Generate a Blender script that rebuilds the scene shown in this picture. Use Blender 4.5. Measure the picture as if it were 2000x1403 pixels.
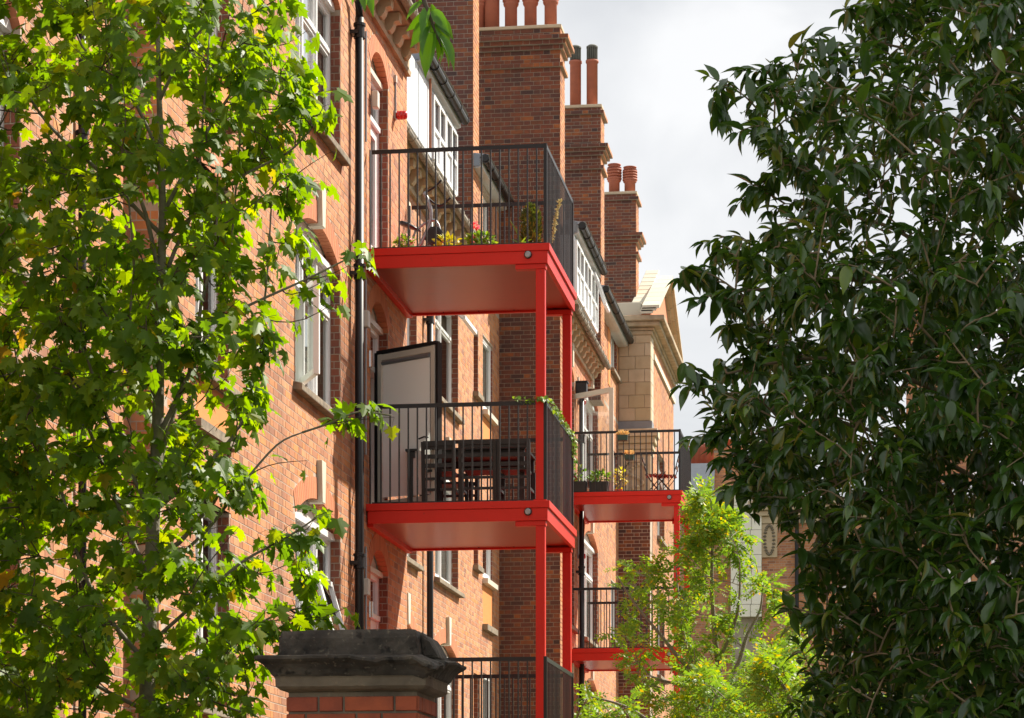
import bpy, math, random
import numpy as np
from mathutils import Vector, Matrix, noise
R = math.radians
random.seed(7); np.random.seed(7)
for o in list(bpy.data.objects): bpy.data.objects.remove(o)
scene = bpy.context.scene
col = scene.collection

# ------------------------------------------------------------------ camera
F = 5200.0; CX = 1000.0; HY = 1715.0; CAMZ = 1.6
TH = math.atan(740.0 / F); S = math.sin(TH); C = math.cos(TH)
cam_d = bpy.data.cameras.new('camera'); cam = bpy.data.objects.new('camera', cam_d); col.objects.link(cam)
cam.location = (0, 0, CAMZ); cam.rotation_euler = (R(90), 0, TH)
cam_d.sensor_width = 36; cam_d.lens = F / 2000 * 36; cam_d.shift_y = (HY - 701.5) / 2000
cam_d.clip_end = 3000; scene.camera = cam

def zc(px, W): return W / (S - (px - CX) / F * C)
def yof(px, Z): return (px - CX) / F * Z * S + Z * C
def yw(px, W): return yof(px, zc(px, W))
def hz(py, Z): return CAMZ + (HY - py) / F * Z
def P(px, py, Z):
    X = (px - CX) / F * Z
    return Vector((X * C - Z * S, X * S + Z * C, hz(py, Z)))
def proj(p):
    X = p[0] * C + p[1] * S; Z = -p[0] * S + p[1] * C
    return CX + X / Z * F, HY - (p[2] - CAMZ) / Z * F, Z

# ------------------------------------------------------------------ sky, sun, exposure
SUN = Vector((.545, .473, .69)).normalized()
el = math.asin(SUN.z); az = math.atan2(SUN.x, SUN.y)
w = bpy.data.worlds.new('World'); scene.world = w; w.use_nodes = True
nt = w.node_tree; nt.nodes.clear()
def wn(t, **k):
    n = nt.nodes.new(t)
    for a, b in k.items(): setattr(n, a, b)
    return n
out = wn('ShaderNodeOutputWorld'); bg = wn('ShaderNodeBackground'); bg.inputs[1].default_value = .1
sky = wn('ShaderNodeTexSky', sky_type='NISHITA', sun_disc=False, sun_elevation=el, sun_rotation=az, air_density=1.0, dust_density=1.5)
tc = wn('ShaderNodeTexCoord'); mp = wn('ShaderNodeMapping'); mp.inputs['Scale'].default_value = (2.2, 2.2, 4.0); mp.inputs['Location'].default_value = (.4, 1.3, .2)
n1 = wn('ShaderNodeTexNoise'); n1.inputs['Scale'].default_value = 3.0; n1.inputs['Detail'].default_value = 7; n1.inputs['Roughness'].default_value = .5; n1.inputs['Distortion'].default_value = .5
cr = wn('ShaderNodeValToRGB'); e = cr.color_ramp.elements
e[0].position = .36; e[0].color = (4.05, 4.1, 4.17, 1); e[1].position = .60; e[1].color = (5.3, 5.28, 5.25, 1)
mx = wn('ShaderNodeMixRGB'); mx.inputs[0].default_value = .93
nt.links.new(tc.outputs['Generated'], mp.inputs[0]); nt.links.new(mp.outputs[0], n1.inputs[0]); nt.links.new(n1.outputs[0], cr.inputs[0])
nt.links.new(sky.outputs[0], mx.inputs[1]); nt.links.new(cr.outputs[0], mx.inputs[2]); nt.links.new(mx.outputs[0], bg.inputs[0]); nt.links.new(bg.outputs[0], out.inputs[0])
sd = bpy.data.lights.new('sun', 'SUN'); sd.energy = 5.0; sd.angle = R(.6); sd.color = (1.0, .925, .79)
so = bpy.data.objects.new('sun', sd); col.objects.link(so); so.location = (10, 10, 40)
so.rotation_euler = (-SUN).to_track_quat('-Z', 'Y').to_euler()
vs = scene.view_settings; vs.view_transform = 'Standard'; vs.look = 'None'; vs.exposure = .92; vs.gamma = 1.0; vs.use_curve_mapping = False
scene.render.engine = 'CYCLES'

# ------------------------------------------------------------------ materials
def mat(name, base=(.5, .5, .5), rough=.7, metal=0, ramp=None, island=False, nscale=8, ndetail=5, nfac=.0, dark=(0, 0, 0), bump=0, bscale=40, spec=.5, coat=0, trans=0, streak=None, tv=2.1, stain=None):
    m = bpy.data.materials.new(name); m.use_nodes = True
    t = m.node_tree; N = t.nodes; L = t.links
    b = N['Principled BSDF']; o = N['Material Output']
    b.inputs['Roughness'].default_value = rough; b.inputs['Metallic'].default_value = metal
    b.inputs['Specular IOR Level'].default_value = spec; b.inputs['Coat Weight'].default_value = coat
    if coat: b.inputs['Coat Roughness'].default_value = .12
    c = N.new('ShaderNodeRGB'); c.outputs[0].default_value = (*base, 1); csock = c.outputs[0]
    tcn = N.new('ShaderNodeTexCoord'); geo = N.new('ShaderNodeNewGeometry')
    if ramp:
        oi = N.new('ShaderNodeObjectInfo'); ad = N.new('ShaderNodeMath'); ad.operation = 'ADD'
        fr = N.new('ShaderNodeMath'); fr.operation = 'FRACT'
        L.new(geo.outputs['Random Per Island'], ad.inputs[0]); L.new(oi.outputs['Random'], ad.inputs[1]); L.new(ad.outputs[0], fr.inputs[0])
        r = N.new('ShaderNodeValToRGB'); els = r.color_ramp.elements
        while len(els) < len(ramp): els.new(.5)
        for i, (p, cc) in enumerate(ramp): els[i].position = p; els[i].color = (*cc, 1)
        L.new(fr.outputs[0], r.inputs[0]); csock = r.outputs[0]
    def noisy(scale, det, mapscale=None):
        n = N.new('ShaderNodeTexNoise'); n.inputs['Scale'].default_value = scale; n.inputs['Detail'].default_value = det
        if mapscale:
            mpn = N.new('ShaderNodeMapping'); mpn.inputs['Scale'].default_value = mapscale
            L.new(geo.outputs['Position'], mpn.inputs[0]); L.new(mpn.outputs[0], n.inputs[0])
        else: L.new(geo.outputs['Position'], n.inputs[0])
        return n.outputs[0]
    def blend(fsock, lo, hi, colr, amt):
        nonlocal csock
        mr = N.new('ShaderNodeMapRange'); mr.inputs[1].default_value = lo; mr.inputs[2].default_value = hi; mr.inputs[4].default_value = amt
        L.new(fsock, mr.inputs[0]); x = N.new('ShaderNodeMixRGB'); L.new(mr.outputs[0], x.inputs[0]); L.new(csock, x.inputs[1]); x.inputs[2].default_value = (*colr, 1); csock = x.outputs[0]
    if nfac: blend(noisy(nscale, ndetail), .42, .72, dark, nfac)
    for (sc, lo, hi, cc, amt, ms) in (stain or []): blend(noisy(sc, 5, ms), lo, hi, cc, amt)
    L.new(csock, b.inputs['Base Color'])
    if bump:
        bn = N.new('ShaderNodeBump'); bn.inputs['Strength'].default_value = bump; bn.inputs['Distance'].default_value = .01
        L.new(noisy(bscale, 6), bn.inputs['Height']); L.new(bn.outputs[0], b.inputs['Normal'])
    if trans:
        tr = N.new('ShaderNodeBsdfTranslucent'); ms = N.new('ShaderNodeMixShader'); ms.inputs[0].default_value = trans
        hs = N.new('ShaderNodeHueSaturation'); hs.inputs['Hue'].default_value = .485; hs.inputs['Saturation'].default_value = 1.1; hs.inputs['Value'].default_value = tv
        L.new(csock, hs.inputs['Color']); L.new(hs.outputs[0], tr.inputs[0])
        L.new(b.outputs[0], ms.inputs[1]); L.new(tr.outputs[0], ms.inputs[2]); L.new(ms.outputs[0], o.inputs[0])
    return m
M = {}
M['brick'] = mat('brick', rough=.85, ramp=[(0, (.53, .235, .108)), (.25, (.60, .285, .132)), (.5, (.47, .20, .094)), (.66, (.37, .155, .083)), (.86, (.62, .25, .074)), (1, (.25, .11, .07))], nfac=.35, dark=(.30, .13, .085), nscale=14, bump=.35, bscale=90,
                 stain=[(.55, .52, .78, (.22, .11, .08), .55, None), (1.0, .55, .75, (.17, .095, .07), .45, (.3, 2.6, .16)), (1.3, .58, .8, (.60, .42, .31), .35, (1, 1, .35))])
M['jamb_shade'] = mat('shaded_jamb_brick', rough=.85, ramp=[(0, (.26, .075, .04)), (.5, (.21, .065, .04)), (.8, (.31, .095, .04)), (1, (.14, .055, .042))], nfac=.35, dark=(.12, .05, .038), nscale=14, bump=.35, bscale=90)  # redder jamb brick, with the shade of the reveals put into its colour
M['sooty_shaded_brick'] = mat('sooty_shaded_brick', rough=.9, ramp=[(0, (.205, .060, .032)), (.22, (.145, .048, .032)), (.45, (.235, .070, .031)), (.62, (.11, .042, .031)), (.76, (.36, .11, .03)), (.82, (.22, .066, .031)), (.92, (.055, .032, .030)), (1, (.165, .052, .033))], nfac=.5, dark=(.075, .038, .032), nscale=11, bump=.4, bscale=80,
                       stain=[(.5, .5, .75, (.05, .03, .028), .55, None)])  # soot tone plus the shade of camera-facing sides, put into the colour
M['mortar'] = mat('mortar', (.44, .36, .29), .95, nfac=.5, dark=(.25, .18, .13), nscale=6, bump=.3, bscale=120)
M['mortar_light'] = mat('mortar_light', (.36, .31, .25), .95, nfac=.5, dark=(.22, .17, .13), nscale=5, bump=.3, bscale=120)
M['rubbed'] = mat('rubbed_brick', rough=.8, ramp=[(0, (.52, .19, .085)), (.5, (.58, .22, .10)), (1, (.46, .16, .08))], nfac=.3, dark=(.34, .12, .07), bump=.2)
M['apron'] = mat('orange_panel', (.64, .24, .06), .75, nfac=.3, dark=(.5, .17, .05), bump=.15)
M['stone'] = mat('stone', rough=.8, ramp=[(0, (.50, .40, .27)), (.35, (.56, .46, .33)), (.7, (.53, .42, .29)), (1, (.45, .37, .23))], nfac=.35, dark=(.36, .26, .15), nscale=5, bump=.15, bscale=60, stain=[(1.5, .58, .8, (.24, .18, .12), .5, (1, 1, .4))])
M['pale_stone'] = mat('pale_stone', rough=.75, ramp=[(0, (.56, .52, .42)), (.5, (.62, .58, .47)), (1, (.50, .46, .37))], nfac=.3, dark=(.55, .5, .40), nscale=4, bump=.1)
M['faience'] = mat('cream_faience', rough=.3, ramp=[(0, (.80, .78, .66)), (.5, (.84, .82, .72)), (1, (.76, .73, .60))], nfac=.2, dark=(.62, .58, .46), nscale=3)
M['cornice'] = mat('cornice_stone', (.46, .36, .24), .85, nfac=.6, dark=(.20, .15, .10), nscale=5, bump=.25, bscale=50, stain=[(2.5, .5, .75, (.10, .08, .06), .6, (1, .35, 1))])
M['sill'] = mat('sill_stone', (.27, .22, .16), .95, nfac=.7, dark=(.07, .06, .05), nscale=9, bump=.5, bscale=40)
M['sootstone'] = mat('soot_stone', (.075, .068, .058), .95, nfac=.8, dark=(.012, .0115, .011), nscale=7, ndetail=10, bump=1.0, bscale=22, stain=[(6, .50, .72, (.16, .145, .115), .55, None), (45, .60, .72, (.26, .24, .18), .45, None), (16, .58, .66, (.008, .008, .008), .8, None)])
M['agestone'] = mat('aged_stone', (.20, .17, .125), .95, nfac=.7, dark=(.06, .052, .045), nscale=5, ndetail=8, bump=.7, bscale=35, stain=[(35, .6, .75, (.33, .29, .20), .4, None)])
M['pier_brick'] = mat('pier_brick', rough=.85, ramp=[(0, (.40, .095, .045)), (.5, (.46, .12, .05)), (1, (.33, .08, .045))], nfac=.55, dark=(.20, .055, .035), nscale=12, bump=.3, bscale=70)
M['red'] = mat('red_paint', (.62, .021, .011), .42, nfac=.3, dark=(.46, .018, .011), nscale=3, coat=0, spec=.25, bump=.015, bscale=25, stain=[(1.2, .6, .85, (.55, .035, .018), .35, (4, 4, .35)), (14, .66, .74, (.26, .03, .018), .5, None)])
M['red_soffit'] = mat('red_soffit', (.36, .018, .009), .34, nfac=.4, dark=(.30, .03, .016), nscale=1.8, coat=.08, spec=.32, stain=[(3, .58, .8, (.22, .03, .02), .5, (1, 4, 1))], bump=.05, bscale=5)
M['black'] = mat('black_metal', (.012, .0125, .014), .42, spec=.4, nfac=.25, dark=(.02, .02, .021), nscale=12)
M['black_iron'] = mat('black_pipe', (.010, .011, .014), .42, spec=.4)
M['bar'] = mat('baluster_paint', (.022, .0225, .024), .45, spec=.5)
M['white'] = mat('white_upvc', (.80, .81, .82), .35, nfac=.15, dark=(.66, .67, .68), nscale=4)
M['clad'] = mat('white_cladding', (.70, .73, .78), .35, nfac=.2, dark=(.6, .62, .66), nscale=3)
M['cream'] = mat('cream_paint', (.62, .58, .50), .45, nfac=.2, dark=(.5, .46, .38))
M['board'] = mat('tympanum_board', (.60, .585, .55), .5, nfac=.2, dark=(.48, .46, .42))
M['blind'] = mat('blind_fabric', (.92, .93, .90), .9, bump=.1, bscale=200, trans=.3, tv=1.0)
M['whiteblind'] = mat('roller_blind', (.82, .84, .86), .8)
M['curtain'] = mat('curtain', (.52, .55, .47), .9, nfac=.4, dark=(.36, .38, .32), nscale=3)
M['room'] = mat('dark_room', (.03, .028, .026), .9)
M['grey'] = mat('grey_metal', (.30, .31, .33), .4, metal=.6)
M['chrome'] = mat('brushed_steel', (.55, .55, .56), .25, metal=1)
M['lead'] = mat('lead', (.20, .22, .25), .5, nfac=.4, dark=(.12, .13, .15))
M['slate'] = mat('slate', (.34, .36, .40), .4, nfac=.4, dark=(.24, .25, .29), nscale=3)
M['eave_white'] = mat('eave_board', (.58, .60, .62), .45, nfac=.35, dark=(.4, .4, .4), nscale=5)
M['gutter'] = mat('black_gutter', (.012, .0105, .01), .42, spec=.4, nfac=.3, dark=(.035, .03, .028))
M['oldgutter'] = mat('old_gutter', (.26, .22, .17), .6, metal=.1, nfac=.7, dark=(.09, .075, .06), nscale=7)
M['terracotta'] = mat('terracotta', (.42, .13, .075), .75, nfac=.45, dark=(.25, .085, .06), nscale=7, bump=.15)
M['potgrey'] = mat('pot_cap', (.12, .12, .10), .8, nfac=.5, dark=(.04, .04, .035))
M['bell'] = mat('red_plastic', (.55, .012, .014), .2, coat=.5)
M['plastic_white'] = mat('white_plastic', (.62, .60, .54), .4)
M['rust'] = mat('rust', (.36, .13, .06), .8, nfac=.5, dark=(.2, .08, .05))
M['tarmac'] = mat('tarmac', (.07, .068, .065), .95, nfac=.3, dark=(.04, .04, .04), bump=.3)
M['paving'] = mat('paving', (.30, .28, .25), .9, nfac=.4, dark=(.2, .19, .17), nscale=2, bump=.2)
M['soil'] = mat('soil', (.10, .11, .05), 1, nfac=.5, dark=(.05, .07, .03), nscale=1)
M['wood'] = mat('slat_wood', (.16, .075, .04), .6, nfac=.5, dark=(.08, .04, .025), nscale=20)
M['blackwood'] = mat('black_wood', (.014, .013, .012), .5, nfac=.3, dark=(.025, .022, .02), nscale=20)
M['saddle'] = mat('saddle_vinyl', (.012, .011, .014), .35)
M['bark'] = mat('maple_bark', (.24, .21, .17), .9, nfac=.6, dark=(.11, .095, .075), nscale=25, bump=.6, bscale=60)
M['bark_dark'] = mat('twig_bark', (.085, .065, .045), .9, nfac=.5, dark=(.045, .035, .025), nscale=25)
M['bark_tan'] = mat('tan_bark', (.22, .16, .09), .85, nfac=.5, dark=(.12, .085, .05), nscale=25)
M['maple'] = mat('maple_leaf', rough=.45, ramp=[(0, (.066, .135, .014)), (.3, (.105, .19, .016)), (.55, (.078, .15, .015)), (.78, (.14, .225, .018)), (.94, (.17, .25, .018)), (.985, (.22, .24, .02)), (1, (.28, .18, .03))], trans=.58, spec=.3, tv=2.5, nfac=.25, dark=(.05, .10, .012), nscale=30)
M['laurel'] = mat('evergreen_leaf', rough=.24, ramp=[(0, (.026, .062, .010)), (.35, (.042, .098, .014)), (.6, (.030, .076, .015)), (.85, (.065, .135, .016)), (.96, (.12, .20, .02)), (1, (.16, .14, .03))], trans=.3, tv=2.4, spec=.75)
M['locust'] = mat('locust_leaf', rough=.5, ramp=[(0, (.12, .24, .03)), (.35, (.17, .30, .035)), (.62, (.11, .21, .04)), (.82, (.22, .34, .035)), (.95, (.36, .38, .03)), (1, (.55, .36, .02))], trans=.42, tv=1.8, spec=.35)
M['cherry'] = mat('cherry_leaf', rough=.4, ramp=[(0, (.08, .20, .02)), (.6, (.11, .25, .025)), (1, (.07, .16, .02))], trans=.45, spec=.5)
M['herb'] = mat('herb_leaf', rough=.5, ramp=[(0, (.09, .20, .03)), (.6, (.14, .26, .03)), (1, (.22, .30, .04))], trans=.35)
M['yellowleaf'] = mat('yellow_leaf', rough=.5, ramp=[(0, (.45, .42, .04)), (.6, (.30, .36, .04)), (1, (.55, .45, .06))], trans=.35)
M['conifer'] = mat('conifer_leaf', rough=.6, ramp=[(0, (.06, .10, .02)), (.6, (.10, .14, .02)), (1, (.30, .26, .03))], trans=.2)
M['pink'] = mat('pink_petal', rough=.6, ramp=[(0, (.75, .12, .12)), (.6, (.80, .22, .20)), (1, (.7, .3, .28))], trans=.3)
M['palepink'] = mat('pale_petal', rough=.6, ramp=[(0, (.75, .45, .42)), (1, (.8, .6, .55))], trans=.3)
M['straw'] = mat('straw', rough=.8, ramp=[(0, (.62, .42, .16)), (1, (.72, .55, .25))], trans=.2)
M['drygrass'] = mat('dry_grass', rough=.8, ramp=[(0, (.40, .33, .14)), (1, (.55, .50, .25))], trans=.2)
M['pot'] = mat('clay_pot', (.40, .14, .075), .8, nfac=.3, dark=(.3, .1, .06))
M['planter'] = mat('black_planter', (.018, .018, .019), .55)
M['greenbox'] = mat('green_planter', (.02, .06, .045), .5)
def glass_mat():
    m = bpy.data.materials.new('window_glass'); m.use_nodes = True; t = m.node_tree; N = t.nodes; L = t.links
    N.remove(N['Principled BSDF']); o = N['Material Output']
    tr = N.new('ShaderNodeBsdfTransparent'); tr.inputs[0].default_value = (.86, .90, .88, 1)
    gl = N.new('ShaderNodeBsdfGlossy'); gl.inputs['Roughness'].default_value = .015
    fr = N.new('ShaderNodeFresnel'); fr.inputs[0].default_value = 1.55
    mr = N.new('ShaderNodeMapRange'); mr.inputs[3].default_value = .06; mr.inputs[4].default_value = 1.0
    nz = N.new('ShaderNodeTexNoise'); nz.inputs['Scale'].default_value = 1.6; ge = N.new('ShaderNodeNewGeometry'); L.new(ge.outputs['Position'], nz.inputs[0])
    bn = N.new('ShaderNodeBump'); bn.inputs['Strength'].default_value = .12; bn.inputs['Distance'].default_value = .02; L.new(nz.outputs[0], bn.inputs['Height']); L.new(bn.outputs[0], gl.inputs['Normal'])
    x = N.new('ShaderNodeMixShader'); L.new(fr.outputs[0], mr.inputs[0]); L.new(mr.outputs[0], x.inputs[0]); L.new(tr.outputs[0], x.inputs[1]); L.new(gl.outputs[0], x.inputs[2]); L.new(x.outputs[0], o.inputs[0])
    return m
M['glass'] = glass_mat()

# ------------------------------------------------------------------ helpers
def link(o, parent=None):
    col.objects.link(o)
    if parent is not None:
        o.parent = parent
        o.matrix_parent_inverse = Matrix.Translation(-WORLD.get(parent.name, Vector((0, 0, 0))))
    return o
WORLD = {}
def empty(name, loc, label=None, cat=None, group=None):
    o = bpy.data.objects.new(name, None); o.location = loc; col.objects.link(o); o.empty_display_size = .3
    WORLD[o.name] = Vector(loc)
    if label: o['label'] = label; o['category'] = cat
    if group: o['group'] = group
    return o
class MB:
    def __init__(s): s.v = []; s.f = []
    def add(s, vs, fs):
        b = len(s.v); s.v += [tuple(p) for p in vs]; s.f += [tuple(i + b for i in q) for q in fs]
    def box(s, x0, x1, y0, y1, z0, z1):
        s.add([(x0, y0, z0), (x1, y0, z0), (x1, y1, z0), (x0, y1, z0), (x0, y0, z1), (x1, y0, z1), (x1, y1, z1), (x0, y1, z1)],
              [(0, 3, 2, 1), (4, 5, 6, 7), (0, 1, 5, 4), (1, 2, 6, 5), (2, 3, 7, 6), (3, 0, 4, 7)]); return s
    def hexa(s, p): s.add(p, [(0, 3, 2, 1), (4, 5, 6, 7), (0, 1, 5, 4), (1, 2, 6, 5), (2, 3, 7, 6), (3, 0, 4, 7)]); return s
    def bar(s, a, b, w, h=None, up=(0, 0, 1)):
        a = Vector(a); b = Vector(b); h = h or w; d = (b - a).normalized(); u = Vector(up)
        if abs(d.dot(u)) > .95: u = Vector((0, 1, 0))
        r = d.cross(u).normalized() * w / 2; q = r.cross(d).normalized() * h / 2
        s.hexa([a - r - q, a + r - q, b + r - q, b - r - q, a - r + q, a + r + q, b + r + q, b - r + q]); return s
    def tube(s, pts, rad, n=8, cap=True):
        pts = [Vector(p) for p in pts]
        if not hasattr(rad, '__len__'): rad = [rad] * len(pts)
        b = len(s.v); up = Vector((.21, .13, 1)).normalized()
        for i, p in enumerate(pts):
            d = (pts[min(i + 1, len(pts) - 1)] - pts[max(i - 1, 0)]).normalized()
            u = up if abs(d.dot(up)) < .93 else Vector((1, .1, 0))
            r = d.cross(u).normalized(); q = r.cross(d)
            for k in range(n):
                a = 2 * math.pi * k / n; s.v.append(tuple(p + (r * math.cos(a) + q * math.sin(a)) * rad[i]))
        for i in range(len(pts) - 1):
            for k in range(n):
                s.f.append((b + i * n + k, b + i * n + (k + 1) % n, b + (i + 1) * n + (k + 1) % n, b + (i + 1) * n + k))
        if cap: s.f.append(tuple(b + k for k in range(n))[::-1]); s.f.append(tuple(b + (len(pts) - 1) * n + k for k in range(n)))
        return s
    def lathe(s, c, prof, n=16):
        b = len(s.v)
        for (r, z) in prof:
            for k in range(n):
                a = 2 * math.pi * k / n; s.v.append((c[0] + r * math.cos(a), c[1] + r * math.sin(a), c[2] + z))
        for i in range(len(prof) - 1):
            for k in range(n): s.f.append((b + i * n + k, b + i * n + (k + 1) % n, b + (i + 1) * n + (k + 1) % n, b + (i + 1) * n + k))
        s.f.append(tuple(b + k for k in range(n))[::-1]); s.f.append(tuple(b + (len(prof) - 1) * n + k for k in range(n))); return s
    def prism(s, poly, fn, a, b):     # poly of 2-D points; fn(p,q,t) -> world; extruded t=a..b
        n = len(poly)
        s.add([fn(p, q, a) for p, q in poly] + [fn(p, q, b) for p, q in poly],
              [tuple(range(n))[::-1], tuple(range(n, 2 * n))] + [(i, (i + 1) % n, n + (i + 1) % n, n + i) for i in range(n)]); return s
    def mesh(s, name, m, smooth=False):
        me = bpy.data.meshes.new(name); me.from_pydata(s.v, [], s.f)
        me.materials.append(m)
        if smooth: me.polygons.foreach_set('use_smooth', [True] * len(me.polygons))
        import bmesh
        bm = bmesh.new(); bm.from_mesh(me); bmesh.ops.recalc_face_normals(bm, faces=bm.faces); bm.to_mesh(me); bm.free()
        return me
    def build(s, name, m, parent=None, smooth=False, bevel=0):
        o = bpy.data.objects.new(name, s.mesh(name, m, smooth)); link(o, parent)
        if bevel:
            bv = o.modifiers.new('bevel', 'BEVEL'); bv.width = bevel; bv.segments = 2; bv.limit_method = 'ANGLE'
        return o
def inst(name, me, loc, parent=None, rot=None, scale=None):
    o = bpy.data.objects.new(name, me); link(o, parent)
    o.location = loc
    if rot is not None: o.rotation_euler = rot
    if scale is not None: o.scale = scale
    return o
def one(name, label, cat, mb, m, group=None, **k):
    o = mb.build(name, m, None, **k); o['label'] = label; o['category'] = cat
    if group: o['group'] = group
    return o

# ---------- brickwork
class Hole:
    def __init__(s, u0, u1, z0, z1, rise=0, ring=0): s.u0, s.u1, s.z0, s.z1, s.rise, s.ring = u0, u1, z0, z1, rise, ring; s.w = (u1 - u0) / 2; s.c = (u0 + u1) / 2; s.R = (s.w ** 2 + rise ** 2) / (2 * rise) if rise else 0; s.zc = z1 + rise - s.R
    def arch(s, u): return s.zc + math.sqrt(max(s.R ** 2 - (u - s.c) ** 2, 0)) if s.rise else s.z1
    def interval(s, z):
        if s.z0 <= z < s.z1: return (s.u0, s.u1)
        if s.rise and s.z1 <= z < s.z1 + s.rise + s.ring:
            rr = s.R + s.ring; h = rr * rr - (z - s.zc) ** 2
            if h <= 0: return None
            h = min(math.sqrt(h), (s.w + .09)); return (s.c - h, s.c + h)
        if (not s.rise) and s.ring and s.z1 <= z < s.z1 + s.ring: return (s.u0 - .06, s.u1 + .06)
        return None
def W3(kind, base, u, z, d):           # d = depth into the wall
    if kind == 'E': return (base - d, u, z)
    if kind == 'S': return (u, base + d, z)
    if kind == 'W': return (base + d, u, z)
def brick_panel(kind, base, u0, u1, z0, z1, holes=(), course=.075, L=.225, proj_=0, rnd=random):
    res = []
    r0 = math.ceil(z0 / course - .01); r1 = math.floor(z1 / course + .01); H = L / 2
    for r in range(r0, r1):
        za = r * course; zm = za + course / 2
        cuts = [i for i in (h.interval(zm) for h in holes) if i]
        p = math.floor(u0 / (L + H)) * (L + H) - (L + H) + ((L * .75) if r % 2 else 0)
        k = 0
        while p < u1:
            wd = L if k % 2 == 0 else H
            segs = [(max(p, u0), min(p + wd, u1))]; full = segs[0][1] - segs[0][0] > wd - 1e-6 and k % 2 == 0
            for a, b in cuts:
                ns = []
                for x, y in segs:
                    if b <= x or a >= y: ns.append((x, y)); continue
                    full = False
                    if a > x: ns.append((x, a))
                    if b < y: ns.append((b, y))
                segs = ns
            for x, y in segs:
                if y - x > .03: res.append((kind, base, x + .0035, y - .0035, za + .0042, za + course - .0042, full, proj_ + rnd.uniform(-.0005, .0015)))
            p += wd; k += 1
    return res
def bricks_mesh(name, bricks, m, parent):
    v = []; f = []
    for (kind, base, a, b, z0, z1, full, j) in bricks:
        n = len(v); e = .0016
        for d, q in ((-j, e), (.012, 0)):
            v += [W3(kind, base, a + q, z0 + q, d), W3(kind, base, b - q, z0 + q, d), W3(kind, base, b - q, z1 - q, d), W3(kind, base, a + q, z1 - q, d)]
        q = [(n, n + 1, n + 2, n + 3), (n, n + 4, n + 5, n + 1), (n + 1, n + 5, n + 6, n + 2), (n + 2, n + 6, n + 7, n + 3), (n + 3, n + 7, n + 4, n)]
        f += q if kind != 'W' else [t[::-1] for t in q]
    me = bpy.data.meshes.new(name); me.from_pydata(v, [], f); me.materials.append(m)
    o = bpy.data.objects.new(name, me); link(o, parent); o['kind'] = 'stuff'; return o
def backing(mb, kind, base, u0, u1, z0, z1, holes=(), t=.3, rec=.002):
    us = sorted({u0, u1, *[x for h in holes for x in (h.u0, h.u1) if u0 < x < u1]})
    zs = sorted({z0, z1, *[x for h in holes for x in (h.z0, h.z1, h.z1 + h.rise) if z0 < x < z1]})
    def bx(a, b, c, d):
        p = [W3(kind, base, a, c, rec), W3(kind, base, b, c, rec), W3(kind, base, b, c, t), W3(kind, base, a, c, t)]
        mb.hexa(p + [W3(kind, base, a, d, rec), W3(kind, base, b, d, rec), W3(kind, base, b, d, t), W3(kind, base, a, d, t)])
    for i in range(len(us) - 1):
        run = None
        for k in range(len(zs) - 1):
            um = (us[i] + us[i + 1]) / 2; zm = (zs[k] + zs[k + 1]) / 2; st = 0
            for h in holes:
                if h.u0 < um < h.u1:
                    if h.z0 < zm < h.z1: st = 1
                    elif h.rise and h.z1 < zm < h.z1 + h.rise: st = 2; hh = h
            if st == 0: bx(us[i], us[i + 1], zs[k], zs[k + 1])
            elif st == 2:
                n = 10
                for q in range(n):
                    a = us[i] + (us[i + 1] - us[i]) * q / n; b = us[i] + (us[i + 1] - us[i]) * (q + 1) / n
                    zz = max(hh.arch(a), hh.arch(b), hh.arch((a + b) / 2)) + .03
                    if zz < zs[k + 1] - .004: bx(a, b, zz, zs[k + 1])
def voussoirs(mb, kind, base, h, depth=.10):
    if not h.rise:
        n = max(6, int((h.u1 - h.u0 + .12) / .075)); u0 = h.u0 - .06; wd = (h.u1 - h.u0 + .12) / n
        for i in range(n):
            a = u0 + i * wd + .004; b = u0 + (i + 1) * wd - .004
            mb.hexa([W3(kind, base, x, z, d) for z in (h.z1, h.z1 + h.ring - .006) for x, d in ((a, -.004), (b, -.004), (b, depth), (a, depth))])
        return
    a0 = math.acos(max(-1, min(1, (h.u1 - h.c) / h.R))); a1 = math.pi - a0
    n = max(8, int((a1 - a0) * h.R / .075))
    for i in range(n):
        p = a0 + (a1 - a0) * i / n + .004 / h.R; q = a0 + (a1 - a0) * (i + 1) / n - .004 / h.R
        pts = []
        for rr in (h.R, h.R + h.ring - .006):
            for an, d in ((p, -.004), (q, -.004), (q, depth), (p, depth)):
                pts.append(W3(kind, base, h.c + rr * math.cos(an), h.zc + rr * math.sin(an), d))
        mb.hexa(pts)
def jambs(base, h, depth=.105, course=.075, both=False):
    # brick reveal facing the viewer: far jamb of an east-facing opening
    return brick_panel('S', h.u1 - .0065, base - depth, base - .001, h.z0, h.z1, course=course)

# ------------------------------------------------------------------ ground
g = MB().add([(-400, -200, -.004), (400, -200, -.004), (400, 800, -.004), (-400, 800, -.004)], [(0, 1, 2, 3)]); gm = MB(); gm.add([(-400, -200, 0), (400, -200, 0), (400, 800, 0), (-400, 800, 0)], [(0, 1, 2, 3)])
o = gm.build('ground', M['soil']); o['kind'] = 'structure'
pm = MB(); pm.add([(-1.9, -20, .008), (1.0, -20, .008), (1.0, 74, .008), (-1.9, 74, .008)], [(0, 1, 2, 3)]); o = pm.build('path', M['paving']); o['kind'] = 'structure'

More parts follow.
